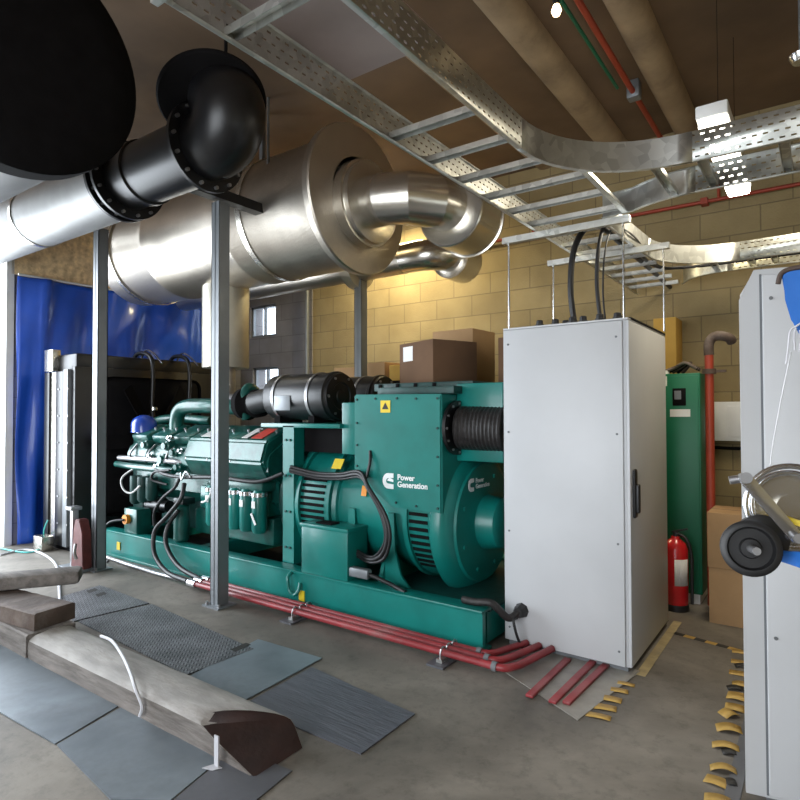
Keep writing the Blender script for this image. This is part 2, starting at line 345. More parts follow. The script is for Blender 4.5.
# ------------------------------------------------------------------ ceiling services
t = thing('ceiling_light', (-.5, 4.4, 3.2), 'lit white fluorescent batten hanging above the curved cable ladder', 'light')
bm = NB(); box(bm, -.595, -.425, 3.82, 5.22, 3.25, 3.33, .01); obj('housing', bm, 'white', t)
bm = NB(); box(bm, -.585, -.435, 3.84, 5.20, 3.19, 3.252, .02); obj('diffuser', bm, 'lamp', t)
for y in (4.1, 4.95):
    bm = NB(); cyl(bm, (-.51, y, 3.33), (-.51, y, CZ), .0018, seg=6); obj('hanging_wire', bm, 'blackm', t)
l = bpy.data.lights.new('batten_glow', 'AREA'); l.shape = 'RECTANGLE'; l.size = .14; l.size_y = 1.5; l.energy = 26; l.color = (1, .88, .66)
lo = bpy.data.objects.new('batten_glow', l); C.objects.link(lo); lo.location = (-.51, 4.42, 3.18)
t = thing('ceiling_light', (-4.3, 5.7, 3.96), 'lit fluorescent batten high behind the large clad silencer', 'light')
bm = NB(); box(bm, -4.75, -3.85, 5.62, 5.78, 4.02, 4.10, .01); obj('housing', bm, 'white', t)
bm = NB(); box(bm, -4.74, -3.86, 5.63, 5.77, 3.96, 4.022, .02); obj('diffuser', bm, 'lamp', t)
for x in (-4.6, -4.0):
    bm = NB(); cyl(bm, (x, 5.7, 4.10), (x, 5.7, CZ), .006, seg=8); obj('hanging_rod', bm, 'steel', t)
l = bpy.data.lights.new('batten_glow', 'AREA'); l.shape = 'RECTANGLE'; l.size = .85; l.size_y = .14; l.energy = 80; l.color = (1, .85, .50)
lo = bpy.data.objects.new('batten_glow', l); C.objects.link(lo); lo.location = (-4.3, 5.7, 3.945)
t = thing('pendant_bulb', (-1.25, 3.33, 3.86), 'small glowing bare bulb under the brown ceiling', 'light')
bm = NB(); lathe(bm, (-1.25, 3.33, 3.86), (0, 0, 1), [(0, .004), (.01, .02), (.035, .03), (.06, .022), (.075, .014)], 16); obj('bulb', bm, 'bulbm', t)
bm = NB(); cyl(bm, (-1.25, 3.33, 3.93), (-1.25, 3.33, 3.98), .02); obj('socket', bm, 'rubber', t)
bm = NB(); tube(bm, [(-1.25, 3.33, 3.975), (-1.26, 3.34, 4.1), (-1.25, 3.32, 4.3)], .005, 6, 3); obj('flex', bm, 'rubber', t)

t = thing('sprinkler_pipe', (-1.2, 5, 4.1), 'red pipe running along the brown ceiling between the lagged beams', 'pipe')
bm = NB(); tube(bm, [(-1.26, -2.9, 4.20), (-1.26, 6.29, 4.20)], .022, 12, 0); obj('pipe', bm, 'redpaint', t)
bm = NB(); box(bm, -1.31, -1.21, 5.08, 5.18, 4.15, 4.3, .01); obj('bracket', bm, 'steel', t)
bm = NB(); tube(bm, [(-1.36, -2.9, 4.22), (-1.36, 5.0, 4.22)], .014, 8, 0)
tag(obj('green_cable', bm, 'green'), 'dark green cable clipped beside the red ceiling pipe', 'cable')
t = thing('sprinkler_pipe', (-2.0, 6.2, 3.5), 'thin dark red pipe running level across the block wall', 'pipe')
bm = NB(); tube(bm, [(-5.9, 6.24, 3.53), (2.8, 6.24, 3.53)], .018, 10, 0); obj('pipe', bm, 'redpaint', t)
for x in (-4.2, -2.6, -.9):
    bm = NB(); box(bm, x-.03, x+.03, 6.2, 6.297, 3.5, 3.56); obj('clip', bm, 'redpaint', t)
bm = NB(); cyl(bm, (-.78, 6.24, 3.53), (-.78, 6.24, 4.29), .014); obj('riser', bm, 'redpaint', t)
bm = NB(); cyl(bm, (-6.12, 6.2, 0), (-6.12, 6.2, 4.3), .03); tag(obj('wall_conduit', bm, 'steel'), 'thin vertical grey conduit where the painted wall meets the bare blocks', 'conduit')

sp_ = at(801, 58, Z=3.9)
t = thing('smoke_detector', sp_[:], 'small round fitting under the ceiling cut off by the right edge', 'detector')
bm = NB(); lathe(bm, sp_, (0, 0, 1), [(-.03, .05), (0, .07), (.02, .075)], 24); obj('head', bm, 'chrome', t)
bm = NB(); cyl(bm, sp_, (sp_.x, sp_.y, CZ), .012, seg=10); obj('stem', bm, 'steel', t)
# ------------------------------------------------------------------ cable ladder
TZ = 2.72; RL, RR = -1.53, -1.09
t = thing('cable_ladder', (-1.3, 3, TZ), 'galvanised overhead cable ladder with perforated rails and curved side branches', 'cable ladder')
def arc(cx, cy, r, a0, a1, n=10): return [V((cx+r*math.cos(math.radians(a0+(a1-a0)*i/n)), cy+r*math.sin(math.radians(a0+(a1-a0)*i/n)), TZ)) for i in range(n+1)]
def P3(x, y): return V((x, y, TZ))
rails = [('side_rail', [P3(RL, -2.5), P3(RL, 1), P3(RL, 3), P3(RL, 6.26)], 1, 'perf'),
         ('side_rail', [P3(RR, -2.5), P3(RR, 1.5), P3(RR, 2.46)], -1, 'perf'),
         ('curved_rail', arc(-.49, 2.46, .60, 180, 90, 14), -1, 'galv'),
         ('side_rail', [P3(-.49, 3.06), P3(.4, 3.07), P3(2.8, 3.07)], -1, 'perf'),
         ('curved_rail', [P3(-1.09, 3.66)]+arc(-.55, 4.12, .60, 222, 270, 8)[2:], 1, 'galv'),
         ('side_rail', [P3(-.55, 3.52), P3(.4, 3.52), P3(2.8, 3.52)], 1, 'perf'),
         ('side_rail', [P3(RR, 3.72), P3(RR, 4.2), P3(-1.07, 4.72)], -1, 'galv'),
         ('curved_rail', arc(-.52, 4.74, .55, 180, 90, 12), -1, 'galv'),
         ('side_rail', [P3(-.52, 5.29), P3(.4, 5.29), P3(2.8, 5.29)], -1, 'perf'),
         ('curved_rail', [P3(-1.05, 6.0)]+arc(-.62, 6.1, .44, 215, 270, 8), 1, 'galv'),
         ('side_rail', [P3(-.62, 5.66), P3(.4, 5.66), P3(2.8, 5.66)], 1, 'perf')]
for nm, pts, sd, mt in rails:
    bm = NB(); sweep_rail(bm, pts, .14, .022, sd); solid(obj(nm, bm, mt, t), .003)
def rung(a, b):
    a, b = V(a), V(b); d = (b-a).normalized(); s = V((-d.y, d.x, 0)); bm = NB()
    L = (b-a).length/2; c = (a+b)/2
    obox(bm, c+V((0, 0, .025)), d, s, (0, 0, 1), L, .021, .002)
    for k in (-1, 1): obox(bm, c+s*.02*k+V((0, 0, .012)), d, s, (0, 0, 1), L, .0015, .013)
    return obj('rung', bm, 'galv', t)
y = 2.07
for y in [1.2, -.2]+[2.07+.3*i for i in range(14)]: rung((RL, y, TZ+.01), (RR if not 2.6 < y < 3.6 else -1.075 if y < 2.8 else -.955, y, TZ+.01))
for x in (-.66, -.46, -.13, .2, .5, .8): rung((x, 3.07, TZ+.01), (x, 3.52, TZ+.01))
for x in (-.72, -.46, -.3, .0, .35): rung((x, 5.29, TZ+.01), (x, 5.66, TZ+.01))
bm = NB(); box(bm, -.965, -.935, 2.90, 3.62, TZ, TZ+.02); box(bm, -.965, -.962, 2.90, 3.62, TZ, TZ+.05); obj('link_bar', bm, 'galv', t)
bm = NB(); box(bm, RL, RR, -2.5, 1.78, TZ+.141, TZ+.149); obj('cover_plate', bm, 'traysheet', t, label='flat grey steel cover over the nearest stretch')
bm = NB(); obox(bm, ((RL+RR)/2, .95, TZ-.006), (1, .0, 0), (0, 1, 0), (0, 0, 1), .24, .012, .006); obj('splice_bar', bm, 'galv', t)

# trapeze frames standing on the white cabinet
for nm, pts, y, lb in (('near', (-1.72, -.97), 3.66, 'galvanised strut frame on two rods at the front of the white cabinet top'), ('far', (-1.70, -.90), 4.42, 'galvanised strut frame on two rods at the back of the white cabinet top')):
    t = thing('trapeze_frame', ((pts[0]+pts[1])/2, y, 2.1), lb, 'bracket')
    z = TZ-.03
    bm = NB(); box(bm, pts[0]-.04, pts[1]+.04, y-.02, y+.02, z-.02, z+.022); obj('strut', bm, 'galv', t)
    for x in pts:
        bm = NB(); cyl(bm, (x, y, 2.092), (x, y, z), .006, seg=8); obj('rod', bm, 'chrome', t)
# ------------------------------------------------------------------ white cabinet
cx0, cx1, cy0, cy1 = -1.736, -.936, 3.604, 4.604
t = thing('electrical_cabinet', ((cx0+cx1)/2, 4.1, 0), 'tall light grey electrical cabinet with a plain front in the middle of the room', 'cabinet')
bm = NB(); box(bm, cx0+.012, cx1-.012, cy0+.012, cy1-.012, .03, 2.085, .006); obj('body', bm, 'cab', t)
bm = NB(); box(bm, cx0+.02, cx1-.02, cy0+.02, cy1-.02, 0, .035); obj('plinth', bm, 'cabdk', t)
bm = NB(); box(bm, cx0, cx1-.03, cy0-.004, cy0+.013, .035, 2.075, .004); pn = obj('front_panel', bm, 'cab', t)
for x in (cx0+.035, cx1-.065):
    for z in (.12, .75, 1.4, 1.98):
        bm = NB(); cyl(bm, (x, cy0-.003, z), (x, cy0-.008, z), .007, seg=10); obj('screw', bm, 'cabdk', pn)
bm = NB(); box(bm, cx1-.013, cx1+.006, cy0+.006, cy1-.01, .035, 2.075, .004); dr = obj('door', bm, 'cab', t)
bm = NB(); box(bm, cx1+.006, cx1+.024, cy0+.05, cy0+.11, .90, 1.19, .011, 3); box(bm, cx1+.02, cx1+.042, cy0+.06, cy0+.10, .93, 1.10, .008, 3); obj('handle', bm, 'rubber', dr, label='black swing handle')
bm = NB(); box(bm, cx0-.002, cx1+.004, cy0-.002, cy1, 2.078, 2.09, .003); obj('roof_panel', bm, 'cab', t)
bm = NB(); box(bm, cx1-.03, cx1+.006, cy0+.06, cy1, 2.084, 2.10, .002); obj('top_rail', bm, 'blackm', t)
def gland(x, y, r=.022):
    bm = NB(); lathe(bm, (x, y, 2.088), (0, 0, 1), [(0, r*1.4), (.02, r*1.4), (.022, r*1.1), (.045, r*1.0), (.05, r*.7)], 8); return obj('cable_gland', bm, 'rubber', t)
for x, y in ((-1.52, 3.70), (-1.42, 3.72), (-1.33, 3.82), (-1.30, 3.70), (-1.23, 3.70), (-1.16, 3.80), (-1.12, 3.68), (-1.02, 3.70), (-1.04, 3.8), (-1.38, 3.8)): gland(x, y)
# cables out of the top
bm = NB(); tube(bm, [(-1.33, 3.82, 2.12), (-1.345, 3.80, 2.35), (-1.33, 3.84, 2.62), (-1.27, 3.98, 2.80), (-1.22, 4.2, 2.80), (-1.2, 4.6, 2.765), (-1.2, 5.2, 2.76), (-1.22, 6.28, 2.76)], .02, 10)
tag(obj('power_cable', bm, 'rubber'), 'thick black cable looping from the cabinet top onto the ladder', 'cable')
bm = NB(); tube(bm, [(-1.13, 3.72, 2.12), (-1.155, 3.74, 2.35), (-1.15, 3.78, 2.6), (-1.14, 3.95, 2.78), (-1.1, 4.3, 2.775), (-1.15, 5.2, 2.755), (-.9, 5.5, 2.76), (0, 5.5, 2.76), (2.6, 5.5, 2.76)], .013, 10)
tag(obj('power_cable', bm, 'rubber'), 'thinner black cable rising beside the thick one from the cabinet top', 'cable')
bm = NB(); tube(bm, [(-1.12, 3.79, 2.12), (-1.135, 3.8, 2.3), (-1.13, 3.83, 2.55), (-1.12, 3.98, 2.745), (-1.07, 4.3, 2.765), (-1.11, 5.25, 2.755), (-.95, 5.45, 2.76)], .006, 8)
tag(obj('control_cable', bm, 'rubber'), 'thin black wire next to the right-hand cable on the cabinet top', 'cable')

# ------------------------------------------------------------------ posts
def post(x, y, z1, lb):
    t = thing('steel_post', (x, y, 0), lb, 'post')
    bm = NB(); s = .05
    for a, b, c, d in ((-s, s, -s, -s+.008), (-s, s, s-.008, s), (-.005, .005, -s, s)): box(bm, x+a, x+b, y+c, y+d, 0.01, z1)
    for k in (-1, 1): box(bm, x+k*s-.006*(k > 0), x+k*s+.006*(k < 0), y-s, y+s, .01, z1)
    obj('shaft', bm, 'steel', t)
    bm = NB(); box(bm, x-.10, x+.10, y-.09, y+.09, 0, .012); bp = obj('base_plate', bm, 'steel', t)
    for a in (-.075, .075):
        bm = NB(); cyl(bm, (x+a, y-.06, .01), (x+a, y-.06, .035), .012, seg=6); obj('bolt', bm, 'bolt', bp)
    return t
post(-5.80, 3.0, 3.35, 'leftmost grey steel post, in front of the black radiator')
pt = post(-3.93, 3.0, 3.22, 'grey steel post in front of the engine oil filters')
bm = NB(); box(bm, -3.98, -3.88, 2.60, 3.95, 3.24, 3.32); 
bm2 = bm; tag(obj('support_beam', bm2, 'black'), 'black steel beam crossing under the elbow of the black pipe', 'beam')
post(-4.12, 5.0, 3.05, 'dark grey steel post behind the generator under the clad silencer')

# ------------------------------------------------------------------ clad silencer
MY, MZ = 3.95, 3.38
t = thing('exhaust_silencer', (-5.2, MY, 2.8), 'huge aluminium-clad exhaust silencer hung above the green generator', 'silencer')
bm = NB(); lathe(bm, (-6.75, MY, MZ), (1, 0, 0), [(0, .46), (.06, .55), (.95, .565), (.96, .57), (1.0, .57), (1.01, .565), (2.25, .565), (2.26, .57), (2.30, .57), (2.31, .565), (3.42, .565)], 72); obj('shell', bm, 'clad', t)
bm = NB(); lathe(bm, (-3.33, MY, MZ), (1, 0, 0), [(0, .64), (.06, .645), (.075, .635), (.078, .36)], 72, cap1=False); obj('end_flange', bm, 'clad', t)
OZ = 3.33
bm = NB(); lathe(bm, (-3.25, MY, OZ), (1, 0, 0), [(-.02, .37), (.09, .37), (.095, .35), (.14, .345), (.145, .27)], 56); obj('outlet_collar', bm, 'clad2', t)
R0 = .215
bm = NB(); cyl(bm, (-3.15, MY, OZ), (-2.98, MY, OZ), R0, seg=40); obj('outlet_pipe', bm, 'clad2', t)
rE = .42; cE = V((-2.98, MY+rE, OZ)); NS = 3
for i in range(NS):      # lobster-back segments turning from along the room to across it
    rings = []; bm = NB()
    for j_, a in enumerate((math.radians(-90+i*30), math.radians(-90+(i+1)*30))):
        p = cE+V((rE*math.cos(a), rE*math.sin(a), -.02*(i+j_))); nrm = V((math.cos(a), math.sin(a), 0))
        rings.append([bm.verts.new(p+(nrm*math.cos(2*PI*k/40)+V((0, 0, 1))*math.sin(2*PI*k/40))*(R0+.003*i)) for k in range(40)])
    for k in range(40): bm.faces.new((rings[0][k], rings[0][(k+1) % 40], rings[1][(k+1) % 40], rings[1][k]))
    obj('elbow_segment', bm, 'clad2', t)
bm = NB(); lathe(bm, (-2.54, 4.26, 3.235), (0, 1, 0), [(0, .2), (.0, .30), (.01, .31), (.36, .31), (.365, .325), (.385, .325), (.39, .2)], 48); obj('outlet_sleeve', bm, 'clad2', t)
for x in (-3.93,):
    bm = NB(); cyl(bm, (x, 3.5, 3.6), (x, 3.5, CZ), .012, seg=8); obj('hanging_rod', bm, 'steel', t)
for x in (-6.4, -4.2):
    bm = NB()
    for k in range(28):
        pass
    lathe(bm, (x-.03, MY, MZ), (1, 0, 0), [(0, .568), (0, .576), (.06, .576), (.06, .568)], 64, cap0=False, cap1=False); obj('support_band', bm, 'clad2', t)
    bm = NB(); box(bm, x-.02, x+.02, MY-.3, MY-.26, MZ+.45, CZ); obj('hanger', bm, 'steel', t)
# riser down to the turbocharger
RXr, RYr = -5.12, 3.98
t = thing('exhaust_riser', (RXr, RYr, 1.9), 'pale clad vertical exhaust pipe between engine and silencer', 'exhaust pipe')
bm = NB(); lathe(bm, (RXr, RYr, 2.0), (0, 0, 1), [(0, .20), (0, .235), (.01, .24), (.86, .24)], 48, cap1=True); obj('cladding', bm, 'cladw', t)
bm = NB(); lathe(bm, (RXr, RYr, 1.60), (0, 0, 1), [(0, .14), (.05, .14), (.05, .10), (.42, .10)], 32); obj('bellows', bm, 'bolt', t)
# rear duct
t = thing('exhaust_duct', (-4.2, 5.0, 2.8), 'slimmer clad duct running behind and below the large silencer', 'duct')
DZ = 3.17
bm = NB(); tube(bm, [(-7.35, 5.0, DZ-.04), (-3.5, 5.0, DZ-.04)], .155, 36, 0); obj('pipe', bm, 'clad', t)
bm = NB(); lathe(bm, (-4.25, 5.0, DZ-.04), (1, 0, 0), [(0, .16), (.02, .24), (.14, .24), (.16, .16)], 36); obj('collar', bm, 'cladw', t)
bm = NB(); tube(bm, [(-3.52, 5.0, DZ-.04), (-3.35, 5.0, DZ-.04), (-3.22, 5.04, DZ-.04), (-3.13, 5.15, DZ-.04), (-3.1, 5.3, DZ-.04)], .155, 36, 4); obj('elbow', bm, 'clad2', t)
bm = NB(); lathe(bm, (-3.1, 5.2, DZ-.05), (0, 1, 0), [(0, .15), (0, .215), (.30, .215), (.31, .15)], 36); obj('outlet_sleeve', bm, 'clad2', t)

# ------------------------------------------------------------------ black silencer and its pipe
t = thing('exhaust_silencer', (-4.9, 1.3, 2.75), 'large matt black silencer end filling the top left corner', 'silencer')
bm = NB(); lathe(bm, (-7.4, 1.3, 3.42), (1, 0, 0), [(0, .58), (3.95, .58)], 72); obj('shell', bm, 'cladg', t)
bm = NB(); lathe(bm, (-3.46, 1.3, 3.42), (1, 0, 0), [(-.02, .60), (.0, .635), (.12, .635), (.15, .60), (.17, .45)], 72); obj('end_cap', bm, 'blackm', t)
for x in (-6.6, -4.2):
    bm = NB(); box(bm, x-.02, x+.02, 1.28, 1.32, 3.9, CZ); obj('hanger', bm, 'steel', t)
PY, PZ = 2.60, 3.43
t = thing('exhaust_pipe', (-5.0, PY, 3.1), 'flanged black pipe with elbow and pale clad length in the upper left', 'exhaust pipe')
bm = NB(); tube(bm, [(-7.69, PY, PZ), (-4.72, PY, PZ)], .27, 44, 0); obj('clad_length', bm, 'cladg', t, label='pale metal clad length')
bm = NB(); lathe(bm, (-6.2, PY, PZ), (1, 0, 0), [(0, .271), (0, .278), (.05, .278), (.05, .271)], 44, False, False); obj('clad_band', bm, 'clad2', t)
def flange(x, r, rb):
    bm = NB(); lathe(bm, (x, PY, PZ), (1, 0, 0), [(0, r), (.03, r)], 48); fl = obj('flange', bm, 'black', t)
    for k in range(14):
        a = 2*PI*k/14; bm = NB(); y, z = PY+rb*math.cos(a), PZ+rb*math.sin(a); cyl(bm, (x-.02, y, z), (x+.055, y, z), .013, seg=8); obj('bolt', bm, 'bolt', fl)
flange(-4.70, .315, .283); flange(-4.60, .315, .283)
bm = NB(); lathe(bm, (-4.63, PY, PZ), (1, 0, 0), [(0, .235), (.28, .235), (.28, .25), (.33, .25), (.34, .235), (1.1, .235)], 48); obj('black_length', bm, 'black', t)
flange(-3.58, .315, .283)
bm = NB(); tube(bm, [(-3.57, PY, PZ), (-3.45, PY, PZ+.005), (-3.35, PY-.005, PZ+.05), (-3.30, PY-.01, PZ+.14), (-3.33, PY+.0, PZ+.23), (-3.40, PY+.02, PZ+.30)], .24, 44, 6, radii=(.235, .25)); obj('elbow', bm, 'black', t)
ed_ = V((-.40, .22, .88)).normalized()
bm = NB(); lathe(bm, V((-3.47, PY-.02, PZ+.285)), ed_, [(-.01, .26), (.0, .36), (.015, .372), (.035, .372), (.04, .2)], 56); obj('top_flange', bm, 'blackm', t)
bm = NB(); cyl(bm, (-3.42, PY+.05, PZ+.38), (-3.42, PY+.05, CZ), .012, seg=8); obj('hanging_rod', bm, 'blackm', t)
bm = NB(); cyl(bm, (-4.88, PY-.2, PZ+.12), (-4.88, PY-.2, CZ), .01, seg=8); obj('hanging_rod', bm, 'bolt', t)

# ------------------------------------------------------------------ blue tarpaulin
def tarp_z(y):   # lower hem follows floor, top hem tied along the frame
    return 3.14 if y < 4.6 else 3.14
bm = NB(); NY, NZ = 56, 60; y0, y1, x0 = 2.97, 5.5, LX+.10; g = []
for i in range(NY+1):
    y = y0+(y1-y0)*i/NY; top = 3.13; row = []
    for j in range(NZ+1):
        z = .02+(top-.02)*j/NZ
        d = .035*math.sin(y*7+z*1.3)+.02*math.sin(y*15-z*3)+.03*math.sin((z+y)*4.2)*(1-j/NZ)+.05*math.exp(-((y-3.12-.05*z)**2)/.003)+.02*math.sin(z*9+y*3)*math.exp(-((y-4.9)**2)/.2)
        row.append(bm.verts.new((x0+d, y, z)))
    g.append(row)
for i in range(NY):
    for j in range(NZ): bm.faces.new((g[i][j], g[i+1][j], g[i+1][j+1], g[i][j+1]))
solid(tag(obj('tarpaulin', bm, 'blue', ang=80), 'creased blue tarpaulin curtain hung at the left beside the doorway', 'tarpaulin'), .004)
bm = NB(); tube(bm, [(LX+.10, 2.97, 3.15), (LX+.10, 5.5, 3.15)], .014, 8, 0); tag(obj('curtain_rail', bm, 'white'), 'thin white rail along the top of the blue tarpaulin', 'rail')

# ------------------------------------------------------------------ generator set
GY = 4.05
gs = thing('generator_set', (-4.3, GY, 0), 'large teal diesel generator set with black radiator on a long base frame', 'generator')
def part(nm, bm, m, par=None, **k): return obj(nm, bm, m, par or gs, **k)
# base
for y0, y1, s in ((3.35, 3.47, 1), (4.68, 4.80, -1)):
    bm = NB(); box(bm, -6.4, -1.77, y0 if s > 0 else y0+.08, y0+.04 if s > 0 else y1, .02, .26); box(bm, -6.4, -1.77, y0-.01, y1+.01, .255, .275, .004); box(bm, -6.4, -1.77, y0-.01, y1+.01, .0, .022, .004)
    part('base_rail', bm, 'teal')
for x in (-1.85, -2.9, -3.7, -4.9, -6.2):
    bm = NB(); box(bm, x-.05, x+.05, 3.47, 4.69, .03, .245); part('crossmember', bm, 'teal')
bm = NB(); box(bm, -6.38, -3.4, 3.47, 4.69, .06, .075); part('shade_sheet', bm, 'blackm')  # added dark sheet standing in for shade between the rails under the engine
bm = NB(); box(bm, -3.4, -1.78, 3.47, 4.69, .235, .25); part('deck_plate', bm, 'teal_dk')
for x in (-2.62, -3.95, -4.75, -5.6):
    bm = NB(); box(bm, x-.01, x+.01, 3.352, 3.40, .03, .25); part('web_stiffener', bm, 'teal')
bm = NB(); tube(bm, [(-3.47, 3.345, .26), (-3.47, 3.30, .22), (-3.45, 3.30, .13), (-3.40, 3.30, .10), (-3.36, 3.31, .14), (-3.37, 3.335, .19)], .014, 8); part('lifting_hook', bm, 'teal')
for x, z in ((-3.36, .09), (-6.06, .13)):
    bm = NB(); box(bm, x-.03, x+.03, 3.342, 3.352, z-.04, z+.04); part('warning_label', bm, 'yellow', label='yellow label')
# alternator
AZ, AX = .76, (1, 0, 0)
bm = NB(); lathe(bm, (-3.66, GY, AZ), AX, [(0, .53), (.07, .55), (.07, .52), (.42, .52)], 60); part('adapter_housing', bm, 'teal')
def louvres(xa, xb, r, a0, a1, n):   # openings in the band
    bm = NB()
    for k in range(n):
        a = math.radians(a0+(a1-a0)*k/(n-1)); c = V((0, GY+r*math.cos(a), AZ+r*math.sin(a))); rad = V((0, math.cos(a), math.sin(a))); tn = V((0, -math.sin(a), math.cos(a)))
        obox(bm, c+V(((xa+xb)/2, 0, 0)), (1, 0, 0), tn, rad, (xb-xa)/2, .012, .006)
    return bm
part('air_louvre', louvres(-3.56, -3.30, .522, 150, 212, 12), 'blackm', label='dark slotted air grille at the engine end')
for x in (-3.58, -3.24):
    bm = NB(); lathe(bm, (x-.012, GY, AZ), AX, [(0, .52), (0, .55), (.03, .55), (.03, .52)], 60, False, False); part('band_rim', bm, 'teal')
bm = NB(); lathe(bm, (-3.24, GY, AZ), AX, [(0, .52), (.05, .50), (.06, .475), (.72, .475), (.72, .52), (.76, .52)], 60); part('barrel', bm, 'teal')
bm = NB(); lathe(bm, (-2.50, GY, AZ), AX, [(0, .50), (.22, .50)], 60); part('rear_band', bm, 'teal')
part('air_louvre', louvres(-2.47, -2.31, .502, 176, 226, 9), 'blackm', label='dark slotted air grille at the outer end')
bm = NB(); lathe(bm, (-2.28, GY, AZ-.05), AX, [(-.02, .50), (0, .52), (.02, .545), (.07, .545), (.10, .535), (.13, .50), (.15, .46), (.16, .40)], 64); part('end_bracket', bm, 'teal')
bm = NB(); lathe(bm, (-2.13, GY, AZ-.06), AX, [(0, .45), (.02, .44), (.03, .25), (.04, .205), (.17, .185), (.19, .16), (.192, .01)], 48); part('bearing_cap', bm, 'teal')
for k in range(8):
    a = PI/8+k*PI/4; bm = NB(); y, z = GY+.36*math.cos(a), AZ-.06+.36*math.sin(a); cyl(bm, (-2.14, y, z), (-2.095, y, z), .016, seg=6); part('bolt', bm, 'teal')
for x, w_ in ((-2.72, .02), (-3.02, .02)):
    bm = NB(); prism(bm, [(x, 3.49, .25), (x, 4.61, .25), (x, 4.50, .55), (x, 4.35, .62), (x, 3.75, .62), (x, 3.60, .55)], (.03, 0, 0)); part('mounting_foot', bm, 'teal')
for x in (-2.64, -3.02):
    bm = NB(); prism(bm, [(x-.03, 3.55, .78), (x+.03, 3.55, .78), (x+.04, 3.55, .50), (x+.09, 3.55, .33), (x+.17, 3.55, .25), (x-.12, 3.55, .25), (x-.05, 3.55, .40)], (0, .02, 0)); part('foot_gusset', bm, 'teal')
# terminal box with lid
bm = NB(); prism(bm, [(-2.96, 3.52, 1.67), (-2.17, 3.52, 1.66), (-2.17, 3.52, .82), (-2.60, 3.52, .83), (-2.96, 3.52, 1.06)], (0, 1.12, 0)); bmesh.ops.bevel(bm, geom=bm.edges[:], offset=.006, segments=2, affect='EDGES'); part('terminal_box', bm, 'teal')
bm = NB(); prism(bm, [(-2.955, 3.512, 1.66), (-2.18, 3.512, 1.65), (-2.18, 3.512, .83), (-2.60, 3.512, .84), (-2.955, 3.512, 1.07)], (0, .012, 0)); pan = part('terminal_panel', bm, 'teal')
for x, z in [(-2.93, 1.63), (-2.75, 1.635), (-2.55, 1.635), (-2.38, 1.63), (-2.20, 1.63), (-2.93, 1.45), (-2.93, 1.28), (-2.93, 1.12), (-2.20, 1.42), (-2.20, 1.22), (-2.20, 1.02), (-2.20, .86), (-2.38, .86), (-2.56, .87)]:
    bm = NB(); cyl(bm, (x, 3.514, z), (x, 3.503, z), .009, seg=8); obj('screw', bm, 'teal_dk', pan)
bm = NB(); box(bm, -2.80, -2.12, 3.60, 4.95, 1.664, 1.72, .004); box(bm, -2.95, -2.05, 3.75, 4.9, 1.70, 1.76, .004); part('lid', bm, 'teal_dk')
bm = NB()
for k in range(4): box(bm, -2.9+k*.17, -2.87+k*.17, 3.742, 3.748, 1.705, 1.755)
part('lid_vent', bm, 'blackm')
bm = NB(); box(bm, -3.12, -2.96, 3.55, 4.55, 1.20, 1.61, .006); part('side_box', bm, 'teal')
bm = NB(); box(bm, -2.17, -1.80, 3.72, 4.9, 1.18, 1.74, .01); part('side_duct', bm, 'teal', label='teal duct box on the outer side')
bm = NB(); box(bm, -2.70, -2.61, 3.508, 3.513, 1.53, 1.62); wl = part('warning_label', bm, 'yellow', label='yellow warning sticker with a black triangle')
bm = NB(); prism(bm, [(-2.685, 3.506, 1.555), (-2.625, 3.506, 1.555), (-2.655, 3.506, 1.605)], (0, .002, 0)); obj('triangle', bm, 'tapeb', wl)
# black cable duct out of the terminal box
bm = NB(); lathe(bm, (-2.155, 3.69, 1.42), AX, [(0, .195), (.025, .195)], 40); fl = part('duct_flange', bm, 'black')
for k in range(12):
    a = 2*PI*k/12; bm = NB(); cyl(bm, (-2.14, 3.69+.175*math.cos(a), 1.42+.175*math.sin(a)), (-2.12, 3.69+.175*math.cos(a), 1.42+.175*math.sin(a)), .009, seg=6); obj('bolt', bm, 'bolt', fl)
prof = [(0, .145)]
for k in range(12): prof += [(.02+k*.028, .157), (.034+k*.028, .150)]
bm = NB(); lathe(bm, (-2.13, 3.70, 1.42), (1, .15, -.02), prof, 36); part('flexible_duct', bm, 'corr', label='black corrugated duct between generator and cabinet')
# logo: a C with a cut and a slanted arrow stroke, with the two words beside it
def logo(ox, oz, y, s, par):
    bm = NB(); n = 20; outer = []; inner = []
    for k in range(n+1):
        a = math.radians(90+180*k/n); outer.append((ox+.5*s*math.cos(a)*.9, y, oz+.5*s*math.sin(a))); inner.append((ox+.17*s*math.cos(a), y, oz+.17*s*math.sin(a)))
    pts = [(ox+.42*s, y, oz+.5*s)]+outer+[(ox+.42*s, y, oz-.5*s), (ox+.42*s, y, oz-.20*s)]+inner[::-1]+[(ox+.10*s, y, oz+.20*s), (ox+.42*s, y, oz+.20*s)]
    prism(bm, pts, (0, .002, 0)); a = obj('emblem', bm, 'logo', par, label='white C-shaped emblem')
    bm = NB(); prism(bm, [(ox-.1*s, y-.001, oz+.02*s), (ox+.12*s, y-.001, oz+.22*s), (ox+.42*s, y-.001, oz+.10*s), (ox+.42*s, y-.001, oz-.06*s)], (0, .001, 0)); obj('emblem_arrow', bm, 'logo', par)
    text(par, 'Power\nGeneration', s*.50, 'logo', (ox+.72*s, y+.001, oz+.12*s), (1, 0, 0), (0, 0, 1), label='white words Power Generation')
logo(-2.63, 1.025, 3.5085, .115, gs)
eb = gs
